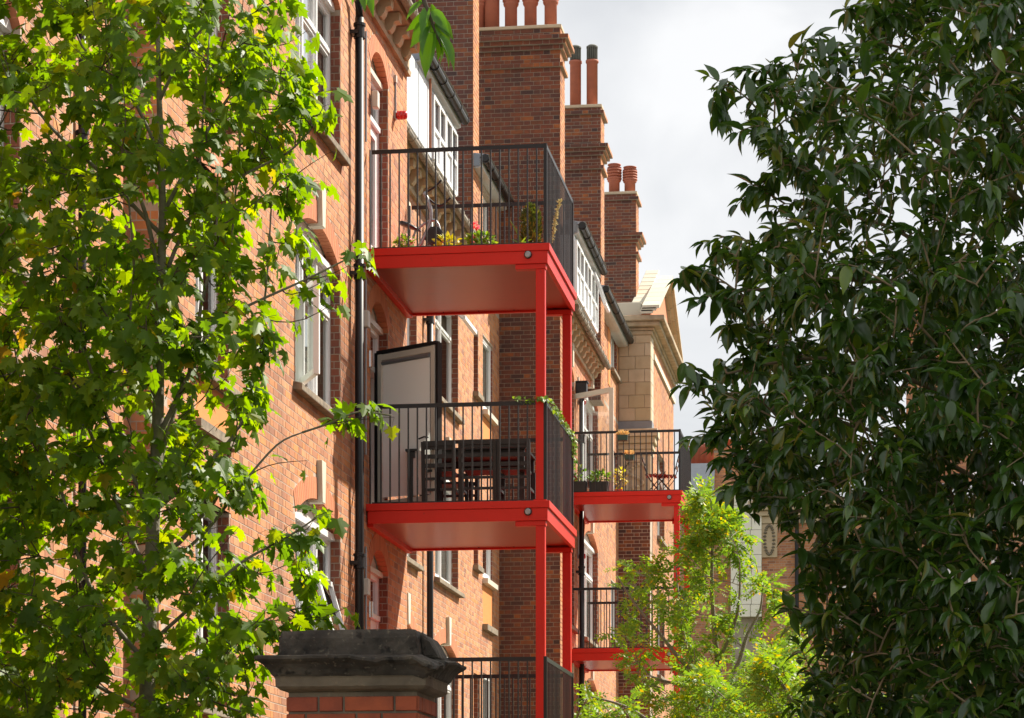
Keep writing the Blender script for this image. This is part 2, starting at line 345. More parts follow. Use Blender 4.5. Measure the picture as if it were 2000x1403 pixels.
# ------------------------------------------------------------------ mansion block on the left
WA, WB, WC, WP = 5.28, 5.67, 6.6, 5.0
WR = 5.9
yA0 = 9.0; yA1 = yw(143, WA); yS = yw(310, WB); yB1 = yw(795, WB)
yK0 = yof(917, 42.5); yK1 = yof(1000, 45.3); yV0 = 44.9; yPV = yof(1270, 55.9)
ZCOR = 11.15; ZEAVE = 12.95
MBK = empty('mansion_block', (-7, 35, 0), 'long red brick mansion block with chimney stacks and dormers on the left', 'building')
WORLD[MBK.name] = Vector((-7, 35, 0))
brick_groups = {}     # wall -> bricks
def window(parent, base, h, depth=.105, lights=(.33, .34, .33), transom=None, backing_mat='room', sill=True, cill_w=.09, fmat='white', nocase=()):
    # frame set back by depth from an east-facing wall; h is the hole
    x1 = base - depth; x0 = x1 - .07; f = MB(); u0, u1, z0, z1 = h.u0 + .003, h.u1 - .003, h.z0 + .03, h.z1
    fr = .055
    f.box(x0, x1, u0, u0 + fr, z0, z1); f.box(x0, x1, u1 - fr, u1, z0, z1)
    f.box(x0, x1, u0 + fr, u1 - fr, z0, z0 + fr + .02); f.box(x0, x1, u0 + fr, u1 - fr, z1 - fr, z1 - .001)
    us = [u0 + fr]; tot = u1 - u0 - 2 * fr
    for l in lights: us.append(us[-1] + l * tot)
    panes = []
    for i in range(len(lights)):
        a = us[i] + (.025 if i else 0); b = us[i + 1] - (.025 if i < len(lights) - 1 else 0)
        if i: f.box(x0 + .002, x1 + .012, us[i] - .025, us[i] + .025, z0 + fr + .02, z1 - fr)
        zz = [z0 + fr + .02] + ([z1 - transom] if transom else []) + [z1 - fr]
        for k in range(len(zz) - 1):
            c = zz[k] + (.025 if k else 0); d = zz[k + 1] - (.025 if k < len(zz) - 2 else 0)
            if k: f.box(x0 + .003, x1 + .008, a, b, zz[k] - .025, zz[k] + .025)
            if (i, k) in nocase: continue
            e = .032; X0, X1 = x0 + .012, x1 - .008
            f.box(X0, X1, a, a + e, c, d); f.box(X0, X1, b - e, b, c, d); f.box(X0, X1, a + e, b - e, c, c + e); f.box(X0, X1, a + e, b - e, d - e, d)
            panes.append((x1 - .035, a + e, b - e, c + e, d - e))
    if h.rise:
        n = 10; poly = [(u0, z1), (u1, z1)] + [(u1 - (u1 - u0) * i / n, max(h.arch(u1 - (u1 - u0) * i / n) - .004, z1 + .001)) for i in range(n + 1)]
        tb = MB().prism(poly, lambda p, q, t: (t, p, q), x0 + .02, x1 - .01)
        f2 = tb
    o = f.build('window', M[fmat], parent, bevel=.004)
    WORLD.setdefault(o.name, Vector((0, 0, 0)))
    if h.rise: f2.build('arch_board', M['board'], o); MB().box(x1 - .009, x1 + .05, u0, u1, z1 - .02, z1 + .045).build('head_rail', M[fmat], o)
    for (x, a, b, c, d) in panes:
        p = MB(); p.add([(x, a, c), (x, b, c), (x, b, d), (x, a, d)], [(0, 1, 2, 3)]); p.build('pane', M['glass'], o)
    bk = MB()
    if backing_mat == 'curtain':
        n = 36; vs_ = []
        for i in range(n + 1):
            t = i / n; xx = x0 - .10 + .025 * math.sin(t * 40) + .012 * math.sin(t * 71)
            vs_ += [(xx, u0 + .02 + t * (u1 - u0 - .04), z0), (xx, u0 + .02 + t * (u1 - u0 - .04), z1 - .02)]
        bk.add(vs_, [(2 * i, 2 * i + 2, 2 * i + 3, 2 * i + 1) for i in range(n)])
    else:
        if 'blind' in backing_mat: x0 += .12
        bk.add([(x0 - .13, u0 - .05, z0 - .02), (x0 - .13, u1 + .05, z0 - .02), (x0 - .13, u1 + .05, z1 + .02), (x0 - .13, u0 - .05, z1 + .02)], [(0, 1, 2, 3)])
    bk.build({'curtain': 'curtain', 'blind': 'blind', 'whiteblind': 'blind'}.get(backing_mat, 'room_screen'), M[backing_mat], o)
    if sill:
        s = MB().prism([(-depth - .02, -.075), (cill_w, -.085), (cill_w, -.015), (-depth - .02, .035)], lambda p, q, t: (base + p, t, h.z0 + q), h.u0 - .10, h.u1 + .10)
        s.build('sill', M['sill'], o, bevel=.01)
    return o
def keystone(parent, base, h, hgt=.42, w0=.13, w1=.2):
    zc_ = h.z1 + h.rise - .03
    k = MB(); pts = []
    for z, ww in ((zc_, w0), (zc_ + hgt, w1)):
        for u, d in ((-ww / 2, .055), (ww / 2, .055), (ww / 2, -.1), (-ww / 2, -.1)): pts.append((base + d, h.c + u, z))
    k.hexa(pts); return k.build('keystone', M['pale_stone'], parent, bevel=.006)
def wall_E(base, u0, u1, z0, z1, holes, course=.075, mbrick='brick', t=.3):
    mb = MB(); backing(mb, 'E', base, u0, u1, z0, z1, holes, t)
    wo = mb.build('wall', M['mortar'], MBK)
    br = brick_panel('E', base, u0, u1, z0, z1, holes, course)
    jb = []
    for h in holes: jb += jambs(base, h, course=course)
    if jb: WORLD.setdefault(wo.name, Vector((0, 0, 0))); bricks_mesh('jamb_brickwork', jb, M['jamb_shade'], wo)
    va = [h for h in holes if h.ring]
    for h in va:
        v = MB(); voussoirs(v, 'E', base, h); v.build('arch_bricks', M['rubbed'], wo)
    brick_groups[wo] = (br, mbrick); return wo

# segment A (nearest), small recess, segment B
hA = [Hole(yw(-60, WA), yw(40, WA), z, z + 1.5, .2, .22) for z in (2.5, 5.3)]
wall_E(-WA, yA0, yA1, 0, ZCOR, hA)
for h in hA: window(MBK, -WA, h)
wall_E(-WR, yA1 - .4, yS, 0, ZCOR, [])
mb = MB(); backing(mb, 'S', yS, -WR - .3, -WB, 0, ZCOR, (), .25); ws = mb.build('wall', M['mortar'], MBK)
brick_groups[ws] = (brick_panel('S', yS, -WR, -WB, 0, ZCOR), 'brick')
c1 = [Hole(yw(382, WB), yw(448, WB), z, z + 1.72, 0, .22) for z in (3.04, 5.83, 8.6)]
c2 = [Hole(yw(577, WB), yw(665, WB), z, z + 1.52, .26, .22) for z in (3.6, 6.36, 9.11)]
c3 = [Hole(yw(724, WB), yw(758, WB), z, z + 2.12, .24, .2) for z in (2.91, 5.68, 8.46)]
hB = c1 + c2 + c3
aprons = [Hole(h.u0, h.u1, h.z0 - .45, h.z0 - .09) for h in c1]
wB = wall_E(-WB, yS, yB1, 0, ZCOR, hB + aprons)
for h, a in zip(c1, aprons):
    window(MBK, -WB, h, lights=(.5, .5), backing_mat='room')
    MB().box(-WB - .05, -WB - .002, a.u0, a.u1, a.z0, a.z1).build('apron_panel', M['apron'], wB)
    MB().box(-WB - .1, -WB + .07, a.u0 - .08, a.u1 + .08, a.z0 - .085, a.z0 - .002).build('apron_sill', M['sill'], wB)
bm_ = ['blind', 'curtain', 'room']
for i, h in enumerate(c2):
    nc = {0: ((1, 0), (2, 0)), 1: ((0, 0), ), 2: ()}[i]
    wo = window(MBK, -WB, h, lights=(.34, .33, .33), transom=.45, backing_mat=('room', 'curtain', 'whiteblind')[i], nocase=nc)
    keystone(wB, -WB, h)
    x1 = -WB - .105
    if i == 1:      # casement standing ajar
        u0 = h.u0 + .06; L = .62; z0, z1 = h.z0 + .11, h.z1 - .48; ang = R(26)
        hx, hy = x1 + .01, h.u0 + .06 + .64
        c = MB(); dx, dy = math.sin(ang), -math.cos(ang)
        A = Vector((hx, hy, 0)); B = A + Vector((dx * L, dy * L, 0))
        for z in (z0 + .03, z1 - .03): c.bar(A + Vector((0, 0, z)), B + Vector((0, 0, z)), .05, .06)
        for q in (A, B): c.bar(q + Vector((0, 0, z0)), q + Vector((0, 0, z1)), .055, .05)
        cs = c.build('casement', M['white'], wo)
        p = MB(); p.add([A + Vector((0, 0, z0)), B + Vector((0, 0, z0)), B + Vector((0, 0, z1)), A + Vector((0, 0, z1))], [(0, 1, 2, 3)]); p.build('pane', M['glass'], wo)
    if i == 0:      # two lower hoppers tilted outwards
        for q in (0, 1):
            a = h.u0 + .06 + (.33 + .335 * q) * (h.u1 - h.u0 - .12); b = a + .62; z1 = h.z1 - .48; z0 = z1 - .9; ox = .27
            c = MB()
            T = [Vector((x1 + .02, a, z1)), Vector((x1 + .02, b, z1))]; Bm = [Vector((x1 + ox, a, z0)), Vector((x1 + ox, b, z0))]
            c.bar(T[0], T[1], .05); c.bar(Bm[0], Bm[1], .05); c.bar(T[0], Bm[0], .045); c.bar(T[1], Bm[1], .045)
            c.build('casement', M['white'], wo)
            p = MB(); p.add([T[0], T[1], Bm[1], Bm[0]], [(0, 1, 2, 3)]); p.build('pane', M['glass'], wo)
# balcony doorways of segment B
def doorway(parent, base, h, leaf=None):
    x1 = base - .105; x0 = x1 - .08; f = MB(); u0, u1, z0, z1 = h.u0 + .002, h.u1 - .002, h.z0, h.z1
    f.box(x0, x1, u0, u0 + .07, z0, z1); f.box(x0, x1, u1 - .07, u1, z0, z1); f.box(x0, x1, u0 + .07, u1 - .07, z1 - .07, z1 - .001)
    f.box(x0 + .002, x1 + .03, u0 + .07, u1 - .07, z1 - .52, z1 - .46)
    o = f.build('door_frame', M['white'], parent, bevel=.004)
    n = 8; poly = [(u0, z1)] + [(u1, z1)] + [(u1 - (u1 - u0) * i / n, max(h.arch(u1 - (u1 - u0) * i / n) - .004, z1 + .001)) for i in range(n + 1)]
    MB().prism(poly, lambda p, q, t: (t, p, q), x0 + .02, x1 - .01).build('arch_board', M['board'], o)
    MB().box(x1 - .009, x1 + .05, u0, u1, z1 - .02, z1 + .04).build('head_rail', M['cream'], o)
    p = MB(); p.add([(x1 - .03, u0 + .07, z1 - .46), (x1 - .03, u1 - .07, z1 - .46), (x1 - .03, u1 - .07, z1 - .07), (x1 - .03, u0 + .07, z1 - .07)], [(0, 1, 2, 3)]); p.build('fanlight', M['glass'], o)
    p = MB(); p.add([(x0 - .25, u0 - .1, z0), (x0 - .25, u1 + .1, z0), (x0 - .25, u1 + .1, z1), (x0 - .25, u0 - .1, z1)], [(0, 1, 2, 3)]); p.build('room_screen', M['room'], o)
    if leaf is None:
        d = MB(); d.box(x0 + .02, x1 - .01, u0 + .075, u0 + .17, z0 + .02, z1 - .525); d.box(x0 + .02, x1 - .01, u1 - .17, u1 - .075, z0 + .02, z1 - .525)
        d.box(x0 + .02, x1 - .01, u0 + .17, u1 - .17, z0 + .02, z0 + .26); d.box(x0 + .02, x1 - .01, u0 + .17, u1 - .17, z1 - .63, z1 - .525)
        d.build('door', M['white'], o)
        p = MB(); p.add([(x1 - .04, u0 + .17, z0 + .26), (x1 - .04, u1 - .17, z0 + .26), (x1 - .04, u1 - .17, z1 - .63), (x1 - .04, u0 + .17, z1 - .63)], [(0, 1, 2, 3)]); p.build('pane', M['glass'], o)
    else:
        A = Vector((leaf[0], leaf[1], 0)); B = Vector((leaf[2], leaf[3], 0)); za, zb = z0 + .03, z0 + leaf[4]
        D = (B - A).normalized(); Nn = Vector((D.y, -D.x, 0))
        d = MB(); dk = MB()
        for q in (A + D * .04, B - D * .055): d.bar(q + Vector((0, 0, za)), q + Vector((0, 0, zb)), .06, .055, up=tuple(Nn))
        for z, hh in ((za + .06, .12), (zb - .04, .07)): d.bar(A + D * .07 + Vector((0, 0, z)), B - D * .085 + Vector((0, 0, z)), .055, hh)
        do = d.build('door', M['cream' if leaf[5] else 'cream'], o, bevel=.005)
        if leaf[5]:
            for q in (A - D * .012, B + D * .014): dk.bar(q + Vector((0, 0, za)), q + Vector((0, 0, zb + .02)), .035, .07, up=tuple(Nn))
            dk.bar(A + Vector((0, 0, zb + .02)), B + Vector((0, 0, zb + .02)), .07, .04)
            dk.build('door_edge', M['black'], o)
            b = MB(); a1 = A + D * .085 + Nn * .02; b1 = B - D * .10 + Nn * .02
            b.add([a1 + Vector((0, 0, za + .16)), b1 + Vector((0, 0, za + .13)), b1 + Vector((0, 0, zb - .10)), a1 + Vector((0, 0, zb - .10))], [(0, 1, 2, 3)]); b.build('blind', M['blind'], o)
            MB().tube([a1 + Vector((0, 0, zb - .105)), b1 + Vector((0, 0, zb - .105))], .026, 10).build('blind_roller', M['grey'], o)
            hh = B - D * .10 + Nn * .05 + Vector((0, 0, za + .75)); MB().tube([hh, hh - D * .06 + Vector((0, 0, .015)), hh - D * .14], .009, 6).build('handle', M['black'], o)
        p = MB(); p.add([A + D * .07 + Vector((0, 0, za + .12)), B - D * .085 + Vector((0, 0, za + .12)), B - D * .085 + Vector((0, 0, zb - .075)), A + D * .07 + Vector((0, 0, zb - .075))], [(0, 1, 2, 3)]); p.build('pane', M['glass'], o)
    return o
hA_ = P(739, 800, 29.95); hB_ = P(855, 800, 29.35)
doorway(MBK, -WB, c3[0]); doorway(MBK, -WB, c3[2]); doorway(MBK, -WB, c3[1], (hA_.x, hA_.y, hB_.x, hB_.y, 1.80, True))

# segment C (recess): cornice part, then taller brick bay between two stacks
n1_ = [Hole(yw(770, WC), yw(814, WC), z, z + 1.6, .22, .22) for z in (3.3, 6.0, 8.68)]
n2_ = [Hole(yw(850, WC), yw(895, WC), z, z + 1.6, .22, .22) for z in (3.3, 6.0, 8.68)]
n3_ = [Hole(yw(925, WC), yw(934, WC), z, z + 1.05, 0, 0) for z in (3.85, 6.6, 9.37)]
n4_ = [Hole(yw(943, WC), yw(962, WC), z, z + (1.22 if z < 12 else .85), 0, 0) for z in (3.75, 6.5, 9.26, 12.03)]
a4_ = [Hole(h.u0, h.u1, h.z0 - .75, h.z0 - .09) for h in n4_]
wC = wall_E(-WC, yB1 - .4, yK1, 0, ZCOR, n1_ + n2_ + n3_ + n4_[:3] + a4_)
wC2 = wall_E(-WC, yK0 + .62, yK1, ZCOR, ZEAVE, [n4_[3]])
for i, h in enumerate(n1_ + n2_):
    wo = window(MBK, -WC, h, lights=(.5, .5), transom=.4, backing_mat=('room', 'blind', 'room', 'blind', 'blind', 'room')[i], nocase=((1, 1),) if i == 5 else ()); keystone(wC, -WC, h)
    if i == 5:   # top-hung light propped open
        x1 = -WC - .105; m_ = (h.u0 + h.u1) / 2 - .15; b = h.u1 - .06
        T = [Vector((x1 + .02, m_, h.z1 + .12)), Vector((x1 + .02, b, h.z1 + .12))]; Bm = [Vector((x1 + .38, m_, h.z1 - .3)), Vector((x1 + .38, b, h.z1 - .3))]
        c = MB(); c.bar(T[0], T[1], .05); c.bar(Bm[0], Bm[1], .06); c.bar(T[0], Bm[0], .05); c.bar(T[1], Bm[1], .05); mid = (T[0] + T[1]) / 2; mid2 = (Bm[0] + Bm[1]) / 2; c.bar(mid, mid2, .03); c.build('casement', M['white'], wo)
        p = MB(); p.add([T[0], T[1], Bm[1], Bm[0]], [(0, 1, 2, 3)]); p.build('pane', M['glass'], wo)
for h in n3_:
    MB().box(-WC - .28, -WC - .2, h.u0, h.u1, h.z0, h.z1).build('slot_back', M['sooty_shaded_brick'], wC)
    MB().box(-WC - .1, -WC + .09, h.u0 - .07, h.u1 + .07, h.z0 - .08, h.z0 - .003).build('sill', M['sill'], wC)
for h, a in zip(n4_, a4_):
    window(MBK, -WC, h, lights=(1,), backing_mat='blind', depth=.03 if h.z0 < 12 else .08, sill=False)
    MB().box(-WC - .12, -WC + .09, h.u0 - .03, h.u1 + .09, h.z0 - .085, h.z0 - .003).build('sill', M['cream'], wC)
    MB().box(-WC - .07, -WC - .003, a.u0, a.u1, a.z0, a.z1 - .004).build('apron_panel', M['apron'], wC)
    MB().box(-WC - .12, -WC + .09, h.u0 - .05, h.u1 + .09, a.z0 - .10, a.z0 - .003).build('apron_sill', M['sill'], wC)

# segment D (second wing)
m1_ = [Hole(yw(1140, WB), yw(1168, WB), z, z + 1.85, .26, .22) for z in (3.3, 6.1, 8.87)]
m0_ = [Hole(yw(1107, WB) + .0, yw(1122, WB), z, z + 1.7, .2, .22) for z in (3.3, 6.1, 8.87)]
m2_ = [Hole(yw(1193, WB), yw(1206, WB), z, z + 1.2, 0, 0) for z in (3.75, 6.5, 9.26)]
m3_ = [Hole(yw(1193, WB), yw(1205, WB), 12.03, 12.85, 0, 0)]
yT = 51.0
wD = wall_E(-WB, yV0 + .5, yPV, 0, ZCOR, m0_ + m1_ + m2_)
wD2 = wall_E(-WB, yT, yPV, ZCOR, ZEAVE, m3_)
for i, h in enumerate(m0_ + m1_): window(MBK, -WB, h, lights=(.5, .5), transom=.55, backing_mat=('blind', 'room')[i % 2]); keystone(wD, -WB, h)
for h in m2_ + m3_: window(MBK, -WB, h, lights=(.5, .5), backing_mat='room', depth=.06)
MB().box(-WB - .02, -WB + .012, yw(1187, WB), yw(1191, WB), 11.6, 12.9).build('apron_panel', M['apron'], wD2)

# cornices with modillions, gutters
def cornice(base, y0, y1, ex=0, step=.6, first=.2):
    zb = 11.08
    pr = [(-.02, 0), (.045, 0), (.055, .05), (.03, .07), (.03, .27), (.22, .285), (.235, .36), (-.02, .36)]
    o = MB().prism(pr, lambda p, q, t: (base + p, t, zb + q), y0, y1).build('cornice', M['cornice'], MBK)
    WORLD.setdefault(o.name, Vector((0, 0, 0)))
    mp_ = [(0, .0), (.05, -.005), (.085, .035), (.10, .09), (.125, .10), (.16, .10), (.165, .195), (0, .195)]
    me = MB().prism(mp_, lambda p, q, t: (p, t, q), -.075, .075).mesh('modillion', M['stone'])
    y = y0 + first
    while y < y1 - .1:
        inst('modillion', me, (base + .025, y, zb + .078), o); y += step
    gt = MB().tube([(base + .30, y0, zb + .35), (base + .30, y1, zb + .33)], .055, 10)
    yy = y0
    while yy < y1: gt.tube([(base + .30, yy, zb + .345), (base + .30, yy + .05, zb + .345)], .064, 10); yy += .45
    gt.build('gutter', M['oldgutter'], o)
    MB().box(base + .02, base + .26, y0, y1, zb + .362, zb + .385).build('flashing', M['lead'], o)
    return o
cornice(-WA, yA0, yA1); cornice(-WB, yS, yB1, first=.36, step=.5); cornice(-WC, yB1 - .3, yK0 - .02, first=.42, step=.5); cornice(-WB, yV0 + .6, 50.9, first=.1, step=.5)
# brick dormer bays' eaves and white dormers
def eave(base, y0, y1, over=.30, zc_=ZEAVE, cheek=True):
    e_ = MB().prism([(-.02, 0), (over - .06, 0), (over, .02), (over, .16), (-.02, .16)], lambda p, q, t: (base + p, t, zc_ + q), y0, y1).build('eave', M['eave_white'], MBK)
    WORLD.setdefault(e_.name, Vector((0, 0, 0)))
    gt = MB(); gt.tube([(base + over + .06, y0 - .05, zc_ + .14), (base + over + .06, y1, zc_ + .12)], .06, 12)
    y = y0
    while y < y1 + .01: gt.tube([(base + over + .06, y - .02, zc_ + .13), (base + over + .06, y + .02, zc_ + .13)], .069, 12); y += (y1 - y0) / 5
    gt.build('gutter', M['gutter'], e_)
    MB().prism([(over + .12, .20), (over - .1, .23), (-.22, .26), (-.22, .16), (-.02, .165), (over + .02, .165)], lambda p, q, t: (base + p, t, zc_ + q), y0 - .02, y1).build('roof', M['slate'], e_)
    MB().prism([(-.12, .02), (over - .03, .02), (over - .03, .2), (-.12, .26)], lambda p, q, t: (base + p, t, zc_ + q), y0 - .035, y0 - .021).build('lead_cheek', M['lead'], e_)
    return e_
yD1a = yw(840, 6.1)
eave(-WC, yK0 + .05, yK1 - .01, over=.13); eave(-WB, yof(1177, 51.0) + .05, yPV - .05, over=.2, zc_=12.75)
DW1, DW2, DZ = 6.27, 5.3, 12.52
yD1 = yw(891, DW1); yD2 = yw(1166, DW2)
eave(-DW1, yD1a, yD1 + .05, over=.06, zc_=DZ); eave(-DW2, yV0 - .03, yD2 + .05, over=.06, zc_=DZ)
def dormer(base, y0, y1, n, wins, z0=11.47, z1=12.516, dep=1.6, halfpanel=()):
    x = base - .02
    d = MB().box(x - dep, x, y0, y1, z0, z1).build('dormer', M['clad'], MBK); WORLD.setdefault(d.name, Vector((0, 0, 0)))
    L = (y1 - y0) / n
    for i in range(n):
        a = y0 + i * L + .02; b = a + L - .04
        if i in wins:
            f = MB(); zz = [z0 + .06, z0 + .5, z1 - .10]
            for u in (a + .03, (a + b) / 2, b - .03): f.box(x + .002, x + .05, u - .03, u + .03, zz[0], zz[2])
            for z in zz: f.box(x + .003, x + .045, a + .06, b - .06, z - .03, z + .03)
            f.build('dormer_frame', M['white'], d)
            for (u, v_) in ((a + .03, (a + b) / 2), ((a + b) / 2, b - .03)):
                for k in (0, 1):
                    q = [(x + .02, u + .03, zz[k] + .03), (x + .02, v_ - .03, zz[k] + .03), (x + .02, v_ - .03, zz[k + 1] - .03), (x + .02, u + .03, zz[k + 1] - .03)]
                    p = MB(); p.add(q, [(0, 1, 2, 3)])
                    p.build('infill_panel' if k == 0 else 'pane', M['clad'] if k == 0 else M['glass'], d)
                    if k: MB().box(x + .002, x + .006, u + .03, v_ - .03, zz[1] + .03, zz[2] - .03).build('room_screen', M['room'], d)
        else:
            MB().box(x - .002, x + .018, a, b, z0 + .05, z1 - .03).build('panel', M['clad'], d, bevel=.004)
            MB().box(x + .001, x + .022, b + .004, b + .024, z0 + .03, z1 - .02).build('joint_strip', M['lead'], d)
    return d
d1 = dormer(-DW1, yB1 + .02, yD1, 7, (0, 5, 6))
MB().tube([(-DW1 + .03, yw(836, DW1), ZCOR + .42), (-DW1 + .03, yw(836, DW1), 12.9)], .018, 8).build('rusty_pipe', M['rust'], d1)
d2 = dormer(-DW2, yV0 - .04, yD2, 3, (0, 1, 2), dep=.235)
# propped-open dormer light on the second wing
T = [Vector((-DW2 + .03, yD2 - .75, 12.45)), Vector((-DW2 + .03, yD2 - .08, 12.45))]; Bm = [Vector((-DW2 + .22, yD2 - .75, 11.9)), Vector((-DW2 + .22, yD2 - .08, 11.9))]
c = MB(); c.bar(T[0], T[1], .05); c.bar(Bm[0], Bm[1], .05); c.bar(T[0], Bm[0], .05); c.bar(T[1], Bm[1], .05); c.build('open_light', M['white'], d2)
p = MB(); p.add([T[0], T[1], Bm[1], Bm[0]], [(0, 1, 2, 3)]); p.build('pane', M['glass'], d2)
# roof mass behind
MB().prism([(-.9, 0), (-.9, 1.55), (-4.5, 2.2), (-9, 2.2), (-9, 0)], lambda p, q, t: (-WC + p + .3, t, ZCOR + q), yA0, 60).build('roof', M['slate'], MBK)

# chimney stacks
def stack(xr, depth_x, y0, depth_y, z0, z1, course, offs, mbrick='sooty_shaded_brick'):
    """offs: list of (za, zb, extra projection)"""
    core = MB(); br = []
    cuts = sorted({z0, z1, *[q for a, b, e_ in offs for q in (a, b)]})
    for a, b in zip(cuts[:-1], cuts[1:]):
        e_ = max([e_ for p, q, e_ in offs if p <= (a + b) / 2 < q] + [0])
        core.box(xr - depth_x - e_, xr + e_ - .006, y0 - e_ + .006, y0 + depth_y + e_, a, b)
        br += brick_panel('S', y0 - e_, xr - depth_x - e_, xr + e_, a, b, (), course) + brick_panel('E', xr + e_, y0 - e_, y0 + depth_y + e_, a, b, (), course)
    st = core.build('chimney_stack', M['mortar_light'], MBK); WORLD.setdefault(st.name, Vector((0, 0, 0)))
    bricks_mesh('brickwork', [b for b in br if b[0] == 'S'], M[mbrick], st); bricks_mesh('side_brickwork', [b for b in br if b[0] == 'E'], M['brick'], st)  # same bricks: dark colour paints the shaded front, lighter colour the sunlit side
    ee = max([e_ for p, q, e_ in offs if q >= z1 - .01] + [0])
    MB().box(xr - depth_x - ee - .02, xr + ee + .02, y0 - ee - .02, y0 + depth_y + ee + .02, z1 + .001, z1 + .06).build('capping', M['stone'], st, bevel=.012)
    return st
k = .0743
def rows(z0, *seq):
    return [(a * k, b * k, e_) for a, b, e_ in seq]
q0 = lambda z, c=.0743: round(z / c) * c
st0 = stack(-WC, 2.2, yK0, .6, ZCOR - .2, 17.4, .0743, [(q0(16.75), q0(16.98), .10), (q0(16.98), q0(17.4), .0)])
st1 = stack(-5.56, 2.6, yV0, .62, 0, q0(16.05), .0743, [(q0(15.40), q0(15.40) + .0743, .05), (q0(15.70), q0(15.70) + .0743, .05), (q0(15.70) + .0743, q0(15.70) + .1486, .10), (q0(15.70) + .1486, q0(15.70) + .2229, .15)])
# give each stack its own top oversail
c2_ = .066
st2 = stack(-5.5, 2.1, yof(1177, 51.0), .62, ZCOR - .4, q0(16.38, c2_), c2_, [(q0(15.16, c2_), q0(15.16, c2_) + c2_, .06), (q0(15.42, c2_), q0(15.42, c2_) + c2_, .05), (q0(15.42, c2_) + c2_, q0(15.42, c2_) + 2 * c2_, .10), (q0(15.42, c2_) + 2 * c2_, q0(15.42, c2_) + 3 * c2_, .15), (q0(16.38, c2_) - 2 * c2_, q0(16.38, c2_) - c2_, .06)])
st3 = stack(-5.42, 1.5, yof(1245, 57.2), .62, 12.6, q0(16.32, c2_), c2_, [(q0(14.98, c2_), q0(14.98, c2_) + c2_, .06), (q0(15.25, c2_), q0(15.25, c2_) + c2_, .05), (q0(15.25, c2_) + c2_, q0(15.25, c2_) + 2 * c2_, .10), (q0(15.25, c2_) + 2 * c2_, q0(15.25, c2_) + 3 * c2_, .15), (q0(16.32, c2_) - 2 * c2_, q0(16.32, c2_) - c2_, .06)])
def louvre_pot(h=1.0, r=.115):
    pr = [(r * .86, 0), (r * .86, h * .42), (r * 1.02, h * .45), (r * 1.08, h * .48), (r, h * .50)]
    z = h * .52
    for i in range(4): pr += [(r * 1.18, z), (r * 1.18, z + h * .045), (r * .8, z + h * .05), (r * .8, z + h * .085)]; z += h * .095
    pr += [(r * 1.15, z), (r * .85, z + h * .04), (r * .85, z + h * .06), (r * 1.05, z + h * .08), (r * 1.05, z + h * .11), (r * .8, z + h * .11)]
    return MB().lathe((0, 0, 0), pr, 20).mesh('chimney_pot', M['terracotta'], True)
def plain_pot(h=.95, r=.13):
    return MB().lathe((0, 0, 0), [(r, 0), (r, h * .6), (r * 1.1, h * .62), (r * 1.14, h * .68), (r * 1.02, h * .7), (r * 1.02, h * .9), (r * 1.12, h * .92), (r * 1.1, h), (r * .8, h)], 20).mesh('chimney_pot', M['terracotta'], True)
def tall_pot(h=.88, r=.108):
    return MB().lathe((0, 0, 0), [(r, 0), (r, h), (r * 1.16, h + .01), (r * 1.16, h + .05), (r * .8, h + .06)], 20).mesh('chimney_pot', M['terracotta'], True)
lp = louvre_pot(1.0, .125); pp = plain_pot(); tp = tall_pot(); lp3 = louvre_pot(.62, .125)
z1t = q0(16.05) + .06
for i, px in enumerate((932, 959, 997, 1036, 1076)):
    p_ = P(px, 48, 45.6); inst('chimney_pot', pp if i == 1 else lp, (p_.x, yV0 + .31, z1t), st1)
z2t = q0(16.38, c2_) + .06
for px in (1123, 1156):
    p_ = P(px, 200, 51.3); po = inst('chimney_pot', tp, (p_.x, yof(1177, 51.0) + .31, z2t), st2)
    cg = MB()
    for i in range(14):
        a = 2 * math.pi * i / 14; X, Y = p_.x + .095 * math.cos(a), yof(1177, 51.0) + .31 + .095 * math.sin(a); cg.bar((X, Y, z2t + .95), (X, Y, z2t + 1.17), .022)
    cg.lathe((p_.x, yof(1177, 51.0) + .31, z2t), [(.08, .94), (.08, 1.17)], 12); cg.lathe((p_.x, yof(1177, 51.0) + .31, z2t), [(.112, 1.17), (.112, 1.20), (.07, 1.23), (.02, 1.24)], 16)
    cg.build('pot_cowl', M['potgrey'], st2)
z3t = q0(16.32, c2_) + .06
for px, sc in ((1199, 1.06), (1230, .95)):
    p_ = P(px, 368, 57.5); inst('chimney_pot', lp3, (p_.x, yof(1245, 57.2) + .31, z3t), st3, scale=(1.1, 1.1, sc))

# pavilion with stone quoin, cornice and pediment
yP0, yP1 = yPV, yPV + 6.0
hp = [Hole(yw(1284, WP), yw(1298, WP), z, z + 1.9, 0, 0) for z in (9.0, 6.0, 3.2)]
wP = wall_E(-WP, yP0 + .55, yP1, 0, 13.2, hp)
for h in hp: window(MBK, -WP, h, lights=(.5, .5), backing_mat='room', depth=.12)
c = MB(); A = Vector((-WP - .08, hp[0].u0 + .1, 10.6)); c.bar(A, A + Vector((.35, 0, -1.0)), .05); c.bar(A + Vector((0, 1.1, 0)), A + Vector((.35, 1.1, -1.0)), .05); c.bar(A + Vector((.35, 0, -1.0)), A + Vector((.35, 1.1, -1.0)), .05); c.build('open_light', M['white'], wP)
mb = MB(); backing(mb, 'S', yP0, -6.2, -WP - .006, 0, 13.25, (), .5); wps = mb.build('wall', M['mortar'], MBK)
WORLD.setdefault(wps.name, Vector((0, 0, 0)))
brick_groups[wps] = (brick_panel('S', yP0, -6.1, -WP, 0, 9.2), 'sooty_shaded_brick')  # near-side face takes the brick with shade in its colour
zq = 11.2
zb_ = []
while zq < 12.9: zb_.append(zq); zq += .272
